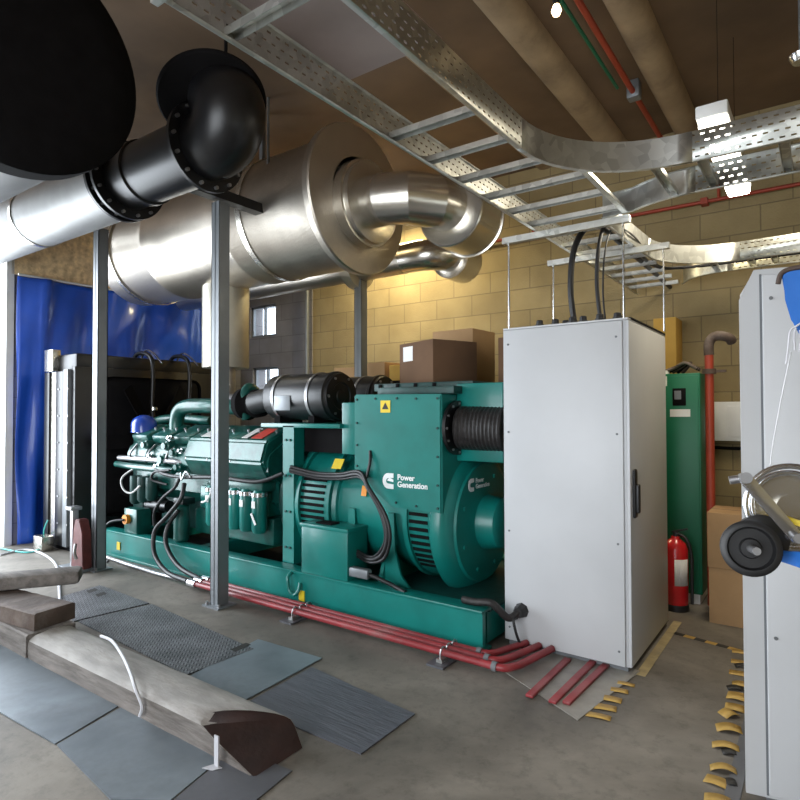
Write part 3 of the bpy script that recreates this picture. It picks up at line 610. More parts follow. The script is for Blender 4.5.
def logo_end(oy, oz, x, s):
    bm = NB(); n = 20; outer = []; inner = []
    for k in range(n+1):
        a = math.radians(90+180*k/n); outer.append((x, oy+.45*s*math.cos(a), oz+.5*s*math.sin(a))); inner.append((x, oy+.17*s*math.cos(a), oz+.17*s*math.sin(a)))
    pts = [(x, oy+.42*s, oz+.5*s)]+outer+[(x, oy+.42*s, oz-.5*s), (x, oy+.42*s, oz-.2*s)]+inner[::-1]+[(x, oy+.42*s, oz+.2*s)]
    prism(bm, pts, (.002, 0, 0)); obj('emblem', bm, 'logo', gs, label='white C-shaped emblem')
    text(gs, 'Power\nGeneration', s*.5, 'logo', (x+.002, oy+.7*s, oz+.12*s), (0, 1, 0), (0, 0, 1))
logo_end(3.80, 1.0, -2.094, .095)
# control box in front of the barrel
bm = NB(); box(bm, -3.38, -2.90, 3.36, 3.60, .27, .655, .008); cb = part('control_box', bm, 'teal')
bm = NB(); box(bm, -3.39, -2.89, 3.352, 3.61, .63, .66, .004); obj('lid', bm, 'teal', cb)
bm = NB(); box(bm, -3.26, -3.10, 3.40, 3.5, .66, .672); obj('lid_label', bm, 'blackm', cb)
# coupling frame between engine and alternator
bm = NB(); prism(bm, [(-3.74, 3.50, .27), (-3.74, 3.62, .27), (-3.74, 3.62, 1.42), (-3.74, 3.50, 1.42)], (.13, 0, 0)); part('support_frame', bm, 'teal')
bm = NB(); box(bm, -3.74, -3.61, 4.5, 4.62, .27, 1.42); part('support_frame', bm, 'teal')
bm = NB(); box(bm, -4.02, -3.1, 3.50, 4.62, 1.405, 1.44, .004); part('filter_shelf', bm, 'teal')
bm = NB(); box(bm, -3.60, -3.12, 3.62, 4.5, 1.20, 1.405); part('shelf_web', bm, 'blackm')
for x in (-3.70, -3.65):
    for z in (.4, .7, 1.0, 1.3):
        bm = NB(); cyl(bm, (x, 3.505, z), (x, 3.488, z), .011, seg=6); part('bolt', bm, 'teal_dk')
bm = NB(); lathe(bm, (-3.86, GY, AZ), AX, [(0, .48), (.02, .50), (.1, .50), (.12, .44), (.2, .44)], 48); part('flywheel_housing', bm, 'teal_dk')
# air filters
def air_filter(y, lb):
    z = 1.67
    bm = NB(); lathe(bm, (-4.14, y, z), AX, [(0, .12), (.01, .19), (.04, .205), (.72, .205), (.73, .215), (.76, .215), (.77, .20), (.80, .195), (.80, .12), (.79, .11), (.79, .06), (.80, .05), (.80, .001)], 48, cap1=False); a = part('air_filter', bm, 'black', label=lb)
    for x in (-4.0, -3.58):
        bm = NB(); lathe(bm, (x, y, z), AX, [(0, .206), (0, .212), (.03, .212), (.03, .206)], 48, False, False); obj('clamp_band', bm, 'bolt', a)
        bm = NB(); box(bm, x-.02, x+.05, y-.14, y+.14, 1.44, 1.50); obj('saddle', bm, 'blackm', a)
    for k in range(6):
        t_ = 2*PI*k/6; bm = NB(); cyl(bm, (-3.36, y+.17*math.cos(t_), z+.17*math.sin(t_)), (-3.33, y+.17*math.cos(t_), z+.17*math.sin(t_)), .012, seg=6); obj('stud', bm, 'bolt', a)
    bm = NB(); box(bm, -3.95, -3.75, y-.212, y-.203, 1.55, 1.68, .003); obj('data_plate', bm, 'steel', a)
    bm = NB(); tube(bm, [(-4.13, y, z), (-4.3, y, z-.02), (-4.45, y, z-.05)], .11, 20, 3); obj('intake_elbow', bm, 'rubber', a)
air_filter(3.80, 'black drum air filter nearer the viewer'); air_filter(4.42, 'black drum air filter at the back')
# turbochargers
for y in (3.86, 4.36):
    bm = NB(); lathe(bm, (-4.72, y, 1.62), AX, [(0, .08), (.02, .15), (.10, .165), (.14, .12), (.19, .10), (.22, .14), (.30, .13), (.34, .09)], 32); tb = part('turbocharger', bm, 'blackm')
    bm = NB(); tube(bm, [(-4.62, y-.02, 1.48), (-4.62, y-.08, 1.62), (-4.60, y-.02, 1.77), (-4.60, y+.08, 1.74)], .05, 16); obj('volute', bm, 'teal_eng', tb)
    bm = NB(); tube(bm, [(-4.75, y, 1.62), (-4.9, y+.04, 1.64), (-5.06, y+.02, 1.66)], .085, 16); obj('exhaust_outlet', bm, 'bolt', tb)
    bm = NB(); lathe(bm, (-4.45, y, 1.62), AX, [(0, .10), (0, .118), (.04, .118), (.04, .10)], 24, False, False); obj('hose_clamp', bm, 'chrome', tb)
# engine block
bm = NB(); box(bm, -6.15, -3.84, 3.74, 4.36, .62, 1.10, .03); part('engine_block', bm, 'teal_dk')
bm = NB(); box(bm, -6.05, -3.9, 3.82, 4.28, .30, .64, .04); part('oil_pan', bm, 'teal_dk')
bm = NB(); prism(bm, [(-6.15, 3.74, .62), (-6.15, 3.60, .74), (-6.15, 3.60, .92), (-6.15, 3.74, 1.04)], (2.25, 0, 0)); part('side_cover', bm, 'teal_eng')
# heads and rocker covers, six to each bank
for sgn, yb in ((-1, 3.62), (1, 4.48)):
    for k in range(6):
        x0 = -6.10+k*.375; x1 = x0+.345
        y_in, y_out = (GY-.12, yb-.16) if sgn < 0 else (GY+.12, yb+.16)
        bm = NB(); pr_ = [(x0, y_in, 1.12), (x0, y_in, 1.26), (x0, (y_in+y_out)/2, 1.30), (x0, y_out+.03*-sgn, 1.17), (x0, y_out, 1.10), (x0, y_out, 1.02), (x0, y_out+.16*-sgn, .90)]
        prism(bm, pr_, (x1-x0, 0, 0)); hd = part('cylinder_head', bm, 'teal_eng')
        if sgn < 0:
            bm = NB(); n_ = V((0, -.42, 1)).normalized(); tn = V((0, -1, -.42)).normalized()
            cc = V(((x0+x1)/2, y_out+.19, 1.285)); obox(bm, cc+n_*.03, (1, 0, 0), tn, n_, .145, .15, .045, .02); rc = obj('rocker_cover', bm, 'teal_eng', hd)
            for a in (-.11, .11):
                bm = NB(); q = cc+V((a, 0, 0))+n_*.075; cyl(bm, q, q+n_*.025, .014, seg=6); obj('cover_bolt', bm, 'bolt', rc)
# rear aftercooler housing, the big dark green box over the front bank
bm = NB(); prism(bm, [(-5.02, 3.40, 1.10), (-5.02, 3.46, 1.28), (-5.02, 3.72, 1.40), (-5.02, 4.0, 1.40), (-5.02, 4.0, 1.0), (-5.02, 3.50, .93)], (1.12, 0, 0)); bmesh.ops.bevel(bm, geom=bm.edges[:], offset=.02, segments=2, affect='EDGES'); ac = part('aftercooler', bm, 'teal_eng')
nn = V((0, -.42, 1)).normalized(); tt = V((0, -1, -.42)).normalized()
for x, w_, m_, lb in ((-4.06, .07, 'redlab', 'red instruction label'), (-4.22, .04, 'white', 'white instruction label'), (-4.75, .10, 'white', 'large white label')):
    bm = NB(); obox(bm, V((x, 3.58, 1.345)), (1, 0, 0), tt, nn, w_, .10, .003); obj('label_plate', bm, m_, ac, label=lb)
# crossover pipe, coolant manifolds
bm = NB(); tube(bm, [(-5.56, 3.70, 1.20), (-5.57, 3.70, 1.42), (-5.52, 3.70, 1.55), (-5.38, 3.72, 1.60), (-5.0, 3.74, 1.60), (-4.72, 3.80, 1.585)], .075, 20); part('crossover_pipe', bm, 'teal_eng', label='thick green pipe arching over the engine')
bm = NB(); lathe(bm, (-5.56, 3.70, 1.24), (0, 0, 1), [(0, .1), (.04, .1), (.04, .085), (.07, .085)], 20); part('pipe_flange', bm, 'teal_eng')
bm = NB(); lathe(bm, (-6.05, 3.62, 1.32), (0, 0, 1), [(0, .135), (.10, .135), (.15, .11), (.185, .05), (.19, .001)], 28, cap1=False); part('blue_cap', bm, 'bluecap', label='shiny blue domed cap')
bm = NB(); lathe(bm, (-6.05, 3.62, 1.22), (0, 0, 1), [(0, .08), (.1, .09)], 24); part('cap_neck', bm, 'chrome')
bm = NB(); tube(bm, [(-6.3, 3.48, 1.04), (-5.9, 3.45, 1.05), (-5.3, 3.45, 1.05), (-5.1, 3.50, 1.04)], .028, 12); part('coolant_pipe', bm, 'bolt')
bm = NB(); tube(bm, [(-6.35, 3.48, .97), (-5.9, 3.43, .965), (-5.2, 3.43, .96)], .035, 12); part('coolant_pipe', bm, 'teal_eng')
bm = NB(); tube(bm, [(-6.40, 3.75, 1.36), (-6.1, 3.9, 1.46), (-5.7, 3.95, 1.46), (-5.4, 4.0, 1.44)], .05, 14); part('water_pipe', bm, 'teal_eng')
for k in range(6):
    x = -6.0+k*.33; bm = NB(); tube(bm, [(x, 3.46, 1.05), (x+.02, 3.42, 1.10), (x+.03, 3.50, 1.2)], .011, 8); part('fuel_line', bm, 'bolt')
for x, z, r in ((-5.35, 1.20, .05), (-5.22, 1.14, .045), (-5.72, 1.20, .045), (-5.42, 1.06, .06), (-5.15, 1.0, .04)):
    bm = NB(); lathe(bm, (x, 3.52, z), (0, -1, 0), [(0, r), (.08, r), (.09, r*.7), (.12, r*.7)], 14); part('fitting', bm, 'teal_eng')
for x, z, r in ((-5.28, 1.27, .03), (-5.5, .98, .03), (-5.1, 1.15, .028), (-5.62, 1.08, .025)):
    bm = NB(); lathe(bm, (x, 3.46, z), (0, -1, .3), [(0, r), (.03, r), (.03, r*.6), (.06, r*.6)], 8); part('union_nut', bm, 'chrome')
# timing case and fan drive
bm = NB(); box(bm, -6.36, -6.14, 3.66, 4.44, .45, 1.28, .04); part('gear_case', bm, 'teal_dk')
bm = NB(); lathe(bm, (-6.48, 4.05, 1.2), AX, [(0, .16), (.03, .16), (.04, .13), (.08, .13), (.09, .16), (.12, .16)], 28); part('fan_pulley', bm, 'blackm')
for k in range(6):
    a = 2*PI*k/6; bm = NB(); c = V((-6.52, 4.05, 1.2)); rd = V((0, math.cos(a), math.sin(a))); tg = V((0, -math.sin(a), math.cos(a)))
    obox(bm, c+rd*.42, rd, tg+V((.6, 0, 0)), V((1, 0, 0))-.6*tg, .30, .09, .005); part('fan_blade', bm, 'blackm')
# lower side: starter motors, pumps, dipstick
for x in (-5.9, -4.75):
    bm = NB(); lathe(bm, (x, 3.60, .56), AX, [(0, .05), (.02, .08), (.25, .08), (.26, .06), (.36, .06)], 20); part('starter_motor', bm, 'black' if x < -5 else 'teal_eng')
for x, h_ in ((-6.0, .30), (-5.86, .27), (-5.70, .24)):
    bm = NB(); lathe(bm, (x, 3.50, .86), (0, 0, -1), [(0, .06), (h_-.03, .06), (h_, .04)], 18); part('fuel_filter', bm, 'teal_dk')
bm = NB(); lathe(bm, (-5.12, 3.46, .64), (0, 0, -1), [(0, .04), (.02, .075), (.34, .075), (.37, .05)], 22); part('lube_filter', bm, 'teal_eng')
bm = NB(); box(bm, -5.20, -5.04, 3.42, 3.56, .64, .70, .01); part('filter_bracket', bm, 'black')
bm = NB(); box(bm, -6.02, -5.78, 3.38, 3.55, .275, .53, .01); jb = part('heater_box', bm, 'teal_eng', label='small teal box on the base rail with orange plug')
bm = NB(); cyl(bm, (-5.94, 3.385, .42), (-5.94, 3.34, .42), .05, seg=16); obj('orange_plug', bm, 'orange', jb)
# oil filters
bm = NB(); box(bm, -4.70, -3.93, 3.44, 3.60, .84, .93, .02); fhd = part('filter_head', bm, 'teal_eng')
for k in range(5):
    x = -4.63+k*.16; bm = NB()
    lathe(bm, (x, 3.46, .86), (0, 0, -1), [(0, .045), (.03, .062), (.05, .066), (.34, .066), (.37, .05), (.372, .01)], 24); f_ = part('oil_filter', bm, 'teal')
    bm = NB(); lathe(bm, (x, 3.46, .84), (0, 0, -1), [(0, .063), (.0, .07), (.035, .07), (.035, .063)], 24, False, False); obj('filter_ring', bm, 'chrome', f_)
    bm = NB(); obox(bm, (x, 3.393, .74), (1, 0, 0), (0, 1, 0), (0, 0, 1), .022, .002, .03); obj('filter_label', bm, 'white', f_)
bm = NB(); obox(bm, (-3.98, 3.385, .62), (.5, 0, -.8), (0, 1, 0), (.8, 0, .5), .055, .003, .012); part('hanging_tag', bm, 'white', label='pale tag')
bm = NB(); box(bm, -5.05, -3.92, 3.56, 3.72, .36, .60, .02); part('crankcase_door', bm, 'teal_eng')
bm = NB(); box(bm, -5.0, -4.0, 3.58, 3.75, .60, .82, .02); part('cooler_cover', bm, 'teal')
# wiring and hoses on the engine side
def hose(nm, pts, r, m='rubber', lb=None): 
    bm = NB(); tube(bm, pts, r, 10); return part(nm, bm, m, label=lb)
hose('wiring_loom', [(-5.55, 3.42, .98), (-5.3, 3.38, .93), (-5.02, 3.36, .92), (-4.8, 3.36, .93), (-4.4, 3.37, .95), (-3.95, 3.40, .94), (-3.7, 3.46, 1.02)], .018)
hose('wiring_loom', [(-5.45, 3.38, .40), (-5.42, 3.36, .55), (-5.25, 3.34, .70), (-5.05, 3.34, .82), (-5.0, 3.36, .92)], .016)
hose('wiring_loom', [(-5.30, 3.42, .82), (-5.5, 3.38, .86), (-5.45, 3.38, .94), (-5.2, 3.38, .97)], .013)
hose('breather_hose', [(-5.9, 3.42, .95), (-5.99, 3.34, .85), (-5.95, 3.33, .74), (-5.85, 3.36, .70), (-5.75, 3.40, .78)], .010, 'white', 'thin white hose')
hose('breather_hose', [(-4.98, 3.36, .96), (-4.93, 3.33, .90), (-4.86, 3.33, .98), (-4.80, 3.34, .93)], .009, 'chrome')
hose('breather_hose', [(-4.52, 3.42, .92), (-4.50, 3.36, .84), (-4.56, 3.34, .74), (-4.66, 3.36, .71)], .010, 'white')
hose('fuel_hose', [(-5.02, 3.36, .60), (-5.10, 3.30, .45), (-5.06, 3.26, .28), (-4.80, 3.22, .13), (-4.45, 3.2, .075)], .022, 'rubber', 'black hose curving down to the red pipes')
hose('fuel_hose', [(-4.96, 3.38, .86), (-4.94, 3.33, .72), (-5.08, 3.28, .55), (-5.22, 3.24, .40), (-5.16, 3.2, .20), (-4.9, 3.16, .08), (-4.55, 3.13, .06)], .022, 'rubber', 'outer black hose looping down to the floor')
# alternator loom: from frame along louvre band, down over barrel to the control box
for o_, r_ in ((0, .018), (.022, .013), (-.02, .010)):
    hose('output_cable', [(-3.62, 3.47+o_*.3, 1.06+o_), (-3.35, 3.50, 1.02+o_), (-3.08, 3.49, 1.03+o_), (-2.86, 3.46, 1.06+o_), (-2.74, 3.42, .96+o_*.6), (-2.60+o_, 3.40, .80), (-2.555+o_, 3.40, .64), (-2.62+o_, 3.42, .50-o_), (-2.75, 3.45, .44-o_), (-2.90, 3.48, .46-o_)], r_)
hose('output_cable', [(-2.80, 3.46, 1.04), (-2.78, 3.48, 1.15), (-2.80, 3.51, 1.24)], .012)
bm = NB(); obox(bm, (-3.17, 3.56, 1.12), (1, 0, 0), (0, .55, .83), (0, -.83, .55), .05, .045, .003); part('warning_label', bm, 'yellow')
bm = NB(); obox(bm, (-2.92, 3.585, .92), (1, 0, 0), (0, .2, .98), (0, -.98, .2), .025, .04, .003); part('warning_label', bm, 'orange')
hose('sensor_cable', [(-2.86, 3.42, .34), (-2.70, 3.40, .34), (-2.55, 3.42, .30), (-2.4, 3.40, .27)], .016)
bm = NB(); box(bm, -2.90, -2.72, 3.37, 3.43, .31, .38, .012); part('plug', bm, 'steel')
# radiator
rb = gs
bm = NB(); box(bm, -7.22, -6.80, 3.24, 5.12, .12, 1.98, .01); part('radiator_core', bm, 'rad')
for y0, y1 in ((3.16, 3.25), (5.11, 5.2)):
    bm = NB(); box(bm, -7.36, -7.24, y0, y1, .05, 2.0, .004); part('side_channel', bm, 'black')
    bm = NB(); box(bm, -7.24, -7.08, y0+.02, y1, .12, 2.0); part('side_sheet', bm, 'clad2' if y0 < 4 else 'black', label='bright metal side sheet' if y0 < 4 else None)
    bm = NB(); box(bm, -7.08, -6.90, y0, y1, .05, 2.0, .004); part('side_channel', bm, 'black')
    bm = NB(); box(bm, -6.90, -6.80, y0-.002, y1, .05, 2.02, .004); part('side_flange', bm, 'steel' if y0 < 4 else 'black')
bm = NB(); box(bm, -7.25, -6.74, 3.22, 5.14, 2.0, 2.20, .03); part('top_tank', bm, 'black')
bm = NB(); box(bm, -7.34, -7.14, 3.15, 3.24, 2.01, 2.26, .004); part('tank_end', bm, 'clad2', label='bright metal end plate on the top tank')
bm = NB(); box(bm, -6.80, -6.72, 3.20, 5.16, .08, 2.05, .01); part('fan_shroud', bm, 'black')
bm = NB(); box(bm, -6.73, -6.60, 3.45, 4.75, .35, 1.95, .12, 4); part('shroud_cone', bm, 'blackm')
for k in range(6):
    bm = NB(); cyl(bm, (-6.78, 3.165, .3+k*.3), (-6.78, 3.15, .3+k*.3), .009, seg=6); part('rivet', bm, 'bolt')
    bm = NB(); cyl(bm, (-7.0, 3.162, .3+k*.3), (-7.0, 3.15, .3+k*.3), .009, seg=6); part('rivet', bm, 'bolt')
for y_, x_ in ((4.0, -6.2), (4.5, -6.2)):
    bm = NB(); tube(bm, [(-6.95, y_, 2.17), (-6.85, y_, 2.25), (-6.68, y_, 2.25), (-6.54, y_, 2.18), (-6.50, y_, 2.0), (-6.50, y_, 1.5), (-6.3, y_, 1.3)], .025, 12); part('radiator_hose', bm, 'black')
    bm = NB(); tube(bm, [(-6.95, y_+.1, 2.17), (-6.8, y_+.08, 2.30), (-6.62, y_+.08, 2.25), (-6.40, y_+.05, 2.12)], .012, 8); part('vent_line', bm, 'chrome')
    bm = NB(); cyl(bm, (-6.48, y_, 1.56), (-6.48, y_, 1.60), .045); part('hose_clamp', bm, 'chrome')
bm = NB(); box(bm, -7.3, -6.6, 3.2, 5.2, 0, .12); part('radiator_feet', bm, 'blackm')

# ------------------------------------------------------------------ things at the generator
def carton(x0, x1, y0, y1, z0, z1, m, lb, cat='box', tape=True, labels=(), grp=None, rot=0, nm='cardboard_box'):
    t = thing(nm, ((x0+x1)/2, (y0+y1)/2, z0), lb, cat, grp)
    bm = NB(); box(bm, x0, x1, y0, y1, z0, z1, .004); obj('carton', bm, m, t)
    bm = NB(); box(bm, x0-.001, x1+.001, (y0+y1)/2-.003, (y0+y1)/2+.003, z1-.0005, z1+.0012); obj('flap_seam', bm, 'wooddk', t)
    for a, b, c, d in labels:
        bm = NB(); box(bm, a, b, y0-.002, y0+.001, c, d); obj('paper_label', bm, 'white', t)
    if rot: t.rotation_euler.z = rot
    return t
carton(-2.83, -2.35, 3.92, 4.36, 1.762, 2.10, 'card2', 'large brown cardboard box with white paper label on top of the generator', labels=((-2.77, -2.63, 1.95, 2.07),), rot=-.38)
carton(-2.84, -2.42, 4.46, 4.84, 1.762, 2.25, 'card', 'lighter tan cardboard box rising behind the large brown one', rot=-.05)
carton(-2.02, -1.80, 4.1, 4.5, 1.742, 2.10, 'card2', 'narrow dark cardboard box beside the white cabinet top', rot=0)
bm = NB(); box(bm, -4.9, -3.1, 5.25, 5.75, 1.84, 1.88); 
t = thing('shelf_rack', (-4.0, 5.5, 0), 'dark shelf rack behind the generator carrying small boxes', 'shelf')
obj('shelf_board', bm, 'blackm', t)
for x in (-4.87, -3.13):
    for y in (5.27, 5.73):
        bm = NB(); box(bm, x-.02, x+.02, y-.02, y+.02, 0, 1.84); obj('upright', bm, 'blackm', t)
carton(-4.80, -4.42, 5.32, 5.62, 1.881, 2.06, 'card', 'small tan box at the left on the shelf behind the filters', rot=.1)
carton(-4.36, -4.02, 5.33, 5.64, 1.881, 2.10, 'card', 'small tan box in the middle of the rear shelf', rot=-.08)
carton(-3.98, -3.72, 5.33, 5.6, 1.881, 2.06, 'orbox', 'little yellowish box at the right on the rear shelf', rot=.05)
t = thing('spray_bottle', (-3.62, 5.4, 1.881), 'small bottle with a bright green cap on the rear shelf', 'bottle')
bm = NB(); lathe(bm, (-3.62, 5.4, 1.881), (0, 0, 1), [(0, .05), (.09, .05), (.11, .03), (.12, .03)], 16); obj('bottle', bm, 'white', t)
bm = NB(); lathe(bm, (-3.62, 5.4, 2.0), (0, 0, 1), [(0, .06), (.04, .06), (.05, .03)], 16); obj('cap', bm, mat('bright_green_cap', (.02, .42, .12), .4), t)

# ------------------------------------------------------------------ back right corner
t = thing('control_cabinet', (-1.0, 5.45, 0), 'tall dark green control cabinet with small display behind the white cabinet', 'cabinet')
gx0, gx1 = -1.28, -.80
bm = NB(); box(bm, gx0, gx1, 5.20, 5.75, .08, 1.84, .005); obj('body', bm, 'green', t)
bm = NB(); box(bm, gx0+.02, gx1-.02, 5.22, 5.73, 0, .08); obj('plinth', bm, 'white', t)
bm = NB(); box(bm, gx0+.01, gx1-.01, 5.188, 5.202, .10, 1.82, .003); d_ = obj('door', bm, 'green', t)
bm = NB(); box(bm, -1.00, -.90, 5.182, 5.19, 1.58, 1.72, .004); dd = obj('display', bm, 'blackm', d_)
bm = NB(); box(bm, -.985, -.935, 5.179, 5.183, 1.63, 1.70); obj('screen', bm, 'steel', dd)
bm = NB(); box(bm, -1.02, -.87, 5.184, 5.189, 1.49, 1.55); obj('name_plate', bm, 'white', d_)
bm = NB(); box(bm, -1.13, -1.04, 5.184, 5.189, 1.74, 1.82); obj('paper_note', bm, 'white', d_)
t = thing('wiring_bundle', (-.98, 5.4, 1.842), 'tangled bundle of dark pipe fittings and wires on the green cabinet', 'wires')
for k in range(5):
    bm = NB(); yb = 5.3+.05*k; tube(bm, [(-1.1+.03*k, yb, 1.86), (-1.0+.02*k, yb+.03, 1.90+.01*k), (-.92, yb-.02, 1.93), (-.84, yb, 1.88)], .014, 8); obj('fitting', bm, 'blackm' if k % 2 else 'wooddk', t)
bm = NB(); lathe(bm, (-1.1, 5.33, 1.842), (0, 0, 1), [(0, .05), (.03, .05), (.04, .03)], 16); obj('coil', bm, 'white', t)
t = thing('fire_main', (-.73, 5.3, 0), 'upright orange-red pipe with a dark bend at its top beside the green cabinet', 'pipe')
bm = NB(); cyl(bm, (-.74, 5.25, 0), (-.74, 5.25, 2.02), .032); obj('pipe', bm, 'redpaint', t)
bm = NB(); tube(bm, [(-.74, 5.25, 1.98), (-.74, 5.25, 2.07), (-.71, 5.25, 2.12), (-.66, 5.25, 2.13), (-.60, 5.27, 2.11), (-.585, 5.3, 2.08)], .037, 14); obj('bend', bm, 'wooddk', t)
bm = NB(); lathe(bm, (-.74, 5.25, 1.83), (0, 0, 1), [(0, .034), (0, .05), (.04, .05), (.04, .034)], 16, False, False); box(bm, -.74, -.62, 5.24, 5.26, 1.84, 1.86); obj('clamp', bm, 'wooddk', t)
t = thing('wall_heater', (-.7, 6.15, 1.25), 'off-white panel box on the wall behind the red pipe', 'heater')
bm = NB(); box(bm, -.98, -.45, 6.14, 6.298, 1.26, 1.62, .01); obj('casing', bm, 'white', t)
bm = NB(); box(bm, -.72, -.50, 6.132, 6.142, 1.30, 1.58, .004); obj('front_panel', bm, 'white', t)
bm = NB(); tube(bm, [(-.95, 6.24, 1.2), (-.7, 6.22, 1.19), (-.4, 6.24, 1.2)], .015, 8); obj('pipework', bm, 'blackm', t)
bm = NB(); box(bm, -1.32, -1.12, 6.0, 6.295, 0, 2.42, .005); 
tag(obj('ochre_board', bm, 'orbox'), 'ochre yellow board standing against the wall behind the green cabinet', 'board')
t = thing('fire_extinguisher', (-.95, 5.02, 0), 'red fire extinguisher with black hose on the floor by the green cabinet', 'fire extinguisher')
ex, ey = -.955, 5.0
bm = NB(); lathe(bm, (ex, ey, .025), (0, 0, 1), [(0, .085), (.01, .09), (.44, .09), (.49, .075), (.52, .035), (.54, .03)], 28); obj('cylinder', bm, 'extred', t)
bm = NB(); lathe(bm, (ex, ey, 0), (0, 0, 1), [(0, .092), (.05, .092)], 28); obj('base_ring', bm, 'rubber', t)
bm = NB(); box(bm, ex-.015, ex+.015, ey-.02, ey+.02, .55, .60, .004); obox(bm, (ex+.03, ey, .61), (1, 0, .3), (0, 1, 0), (-.3, 0, 1), .06, .012, .006); obj('valve', bm, 'rubber', t)
bm = NB(); tube(bm, [(ex+.01, ey, .585), (ex+.08, ey-.01, .55), (ex+.115, ey-.01, .42), (ex+.115, ey-.01, .20), (ex+.115, ey-.01, .06)], .012, 10); obj('hose', bm, 'rubber', t)
bm = NB(); pts_ = [];
for k in range(8):
    a = math.radians(-85+k*10); pts_.append((a))
for a, b in zip(pts_, pts_[1:]):
    v_ = [bm.verts.new((ex+.0915*math.cos(q), ey+.0915*math.sin(q), z)) for q, z in ((a, .20), (b, .20), (b, .40), (a, .40))]; bm.faces.new(v_)
solid(obj('paper_label', bm, 'white', t), .001)
carton(-.70, -.30, 4.82, 5.2, 0, .40, 'card', 'lower of two stacked tan cartons behind the right-hand cabinet', rot=.0, grp=None)
carton(-.705, -.305, 4.81, 5.2, .402, .80, 'card', 'upper of two stacked tan cartons behind the right-hand cabinet', rot=.0)
bm = NB(); lathe(bm, (-.50, 6.2, 2.05), (-.3, -1, 0), [(-.1, .04), (.02, .04), (.02, .07), (.06, .075), (.08, .05)], 20)
tag(obj('alarm_sounder', bm, 'redpaint'), 'small dark round wall fitting beside the right cabinet edge, lower one', 'fitting')
bm = NB(); lathe(bm, (-.47, 6.2, 2.52), (-.3, -1, 0), [(-.1, .03), (.02, .04), (.04, .055), (.06, .05), (.07, .02)], 20)
tag(obj('alarm_sounder', bm, 'cabdk'), 'small dark round wall fitting beside the right cabinet edge, upper one', 'fitting')

# ------------------------------------------------------------------ right-hand cabinet (turned a little)
t = thing('electrical_cabinet', (0, 0, 0), 'light grey cabinet cut off by the right edge of the view', 'cabinet')
bm = NB(); box(bm, 0.006, .8, .012, .5, .10, 2.10, .005); obj('body', bm, 'cab', t)
bm = NB(); box(bm, .02, .79, .02, .49, 0, .10); obj('plinth', bm, 'cabdk', t)
bm = NB(); box(bm, -.004, .012, .02, .49, .04, 2.09, .004); obj('side_panel', bm, 'cab', t)
bm = NB(); prism(bm, [(-.052, 0, .02), (.8, 0, .02), (.8, 0, 2.10), (.0, 0, 2.10), (-.052, 0, 1.985)], (0, .014, 0)); obj('front_frame', bm, 'cab', t)
bm = NB(); box(bm, .026, .79, -.014, .002, .035, 2.075, .006); d_ = obj('door', bm, 'cab', t)
bm = NB(); box(bm, .018, .026, -.004, .001, .03, 2.08); obj('seal', bm, 'cabdk', t)
for z in (.65, 1.19, 1.98):
    bm = NB(); cyl(bm, (.055, -.013, z), (.055, -.020, z), .007, seg=10); obj('screw', bm, 'cabdk', d_)
t.location = (-.222, 2.74, 0); t.rotation_euler.z = math.radians(11)
bm = NB(); box(bm, -.345, -.29, 2.3, 4.5, 0, .009); 
tag(obj('trench_cover', bm, 'plate2'), 'dark flat floor cover beside the right-hand cabinet', 'plate')

# hand winch with blue strap and bag on a lifting mast at the right edge
t = thing('material_lift', (.17, 1.35, 0), 'hand winch of a material lift with black wheel and crank', 'winch')
bm = NB(); box(bm, .06, .13, 1.28, 1.34, .03, 2.02, .004); obj('mast', bm, 'clad2', t)
bm = NB(); box(bm, .02, .17, 1.0, 1.62, 0, .05, .01); obj('foot', bm, 'clad2', t)
def cp(u, v, Y=1.2): return at(u, v, Y=Y)
wc = cp(750, 548, 1.0)
d = V((.25, -.96, .12)).normalized()
bm = NB(); lathe(bm, wc, d, [(-.010, .030), (-.008, .0385), (.008, .040), (.011, .036), (.011, .031), (.003, .028), (.003, .015), (.009, .013), (.009, .008)], 40); wh = obj('wheel', bm, 'rubber', t)
bm = NB(); cyl(bm, wc, wc+d*.05, .006, .0055); obj('spindle', bm, 'bolt', wh)
w2 = wc-d*.06+V((.025, 0, .012)); bm = NB(); lathe(bm, w2, d, [(-.01, .030), (-.008, .036), (.008, .036), (.01, .030)], 36); obj('wheel', bm, 'rubber', t)
bm = NB(); cyl(bm, wc-d*.1, wc, .012); obj('axle', bm, 'bolt', t)
dc = cp(792, 507, 1.08)
for k, (r_, m_) in enumerate(((.062, 'chrome'), (.052, 'chrome'))):
    bm = NB(); x_, y_ = frame(d); P_ = [dc+(x_*math.cos(2*PI*i/40)+y_*math.sin(2*PI*i/40))*r_-d*.012*k for i in range(41)]; tube(bm, P_, .0045, 10, 0, cap=False); obj('drum_ring', bm, m_, t)
bm = NB(); lathe(bm, dc-d*.03, d, [(0, .05), (.004, .05), (.004, .018), (.02, .018)], 36); obj('drum', bm, 'clad2', t)
a0, a1 = cp(745, 478, .98), cp(797, 538, 1.02)
ad_ = (a1-a0).normalized(); sd_ = ad_.cross(d).normalized(); bm = NB(); obox(bm, (a0+a1)/2, ad_, sd_, ad_.cross(sd_), (a1-a0).length/2, .009, .003, .001); obj('crank_arm', bm, 'chrome', t)
bm = NB(); cyl(bm, a0-d*.02, a0+d*.012, .008, seg=14); cyl(bm, a0-d*.01, a0-d*.01+V((-.018, -.004, -.004)), .006, seg=12); obj('crank_grip', bm, 'bolt', t)
bm = NB(); cyl(bm, a1-d*.05, a1+d*.012, .007); obj('crank_bolt', bm, 'bolt', t)
bm = NB(); obox(bm, cp(796, 522, 1.03), (1, 0, -.3), (0, 1, 0), (.3, 0, 1), .018, .004, .004); obj('pawl', bm, 'yellow', t)
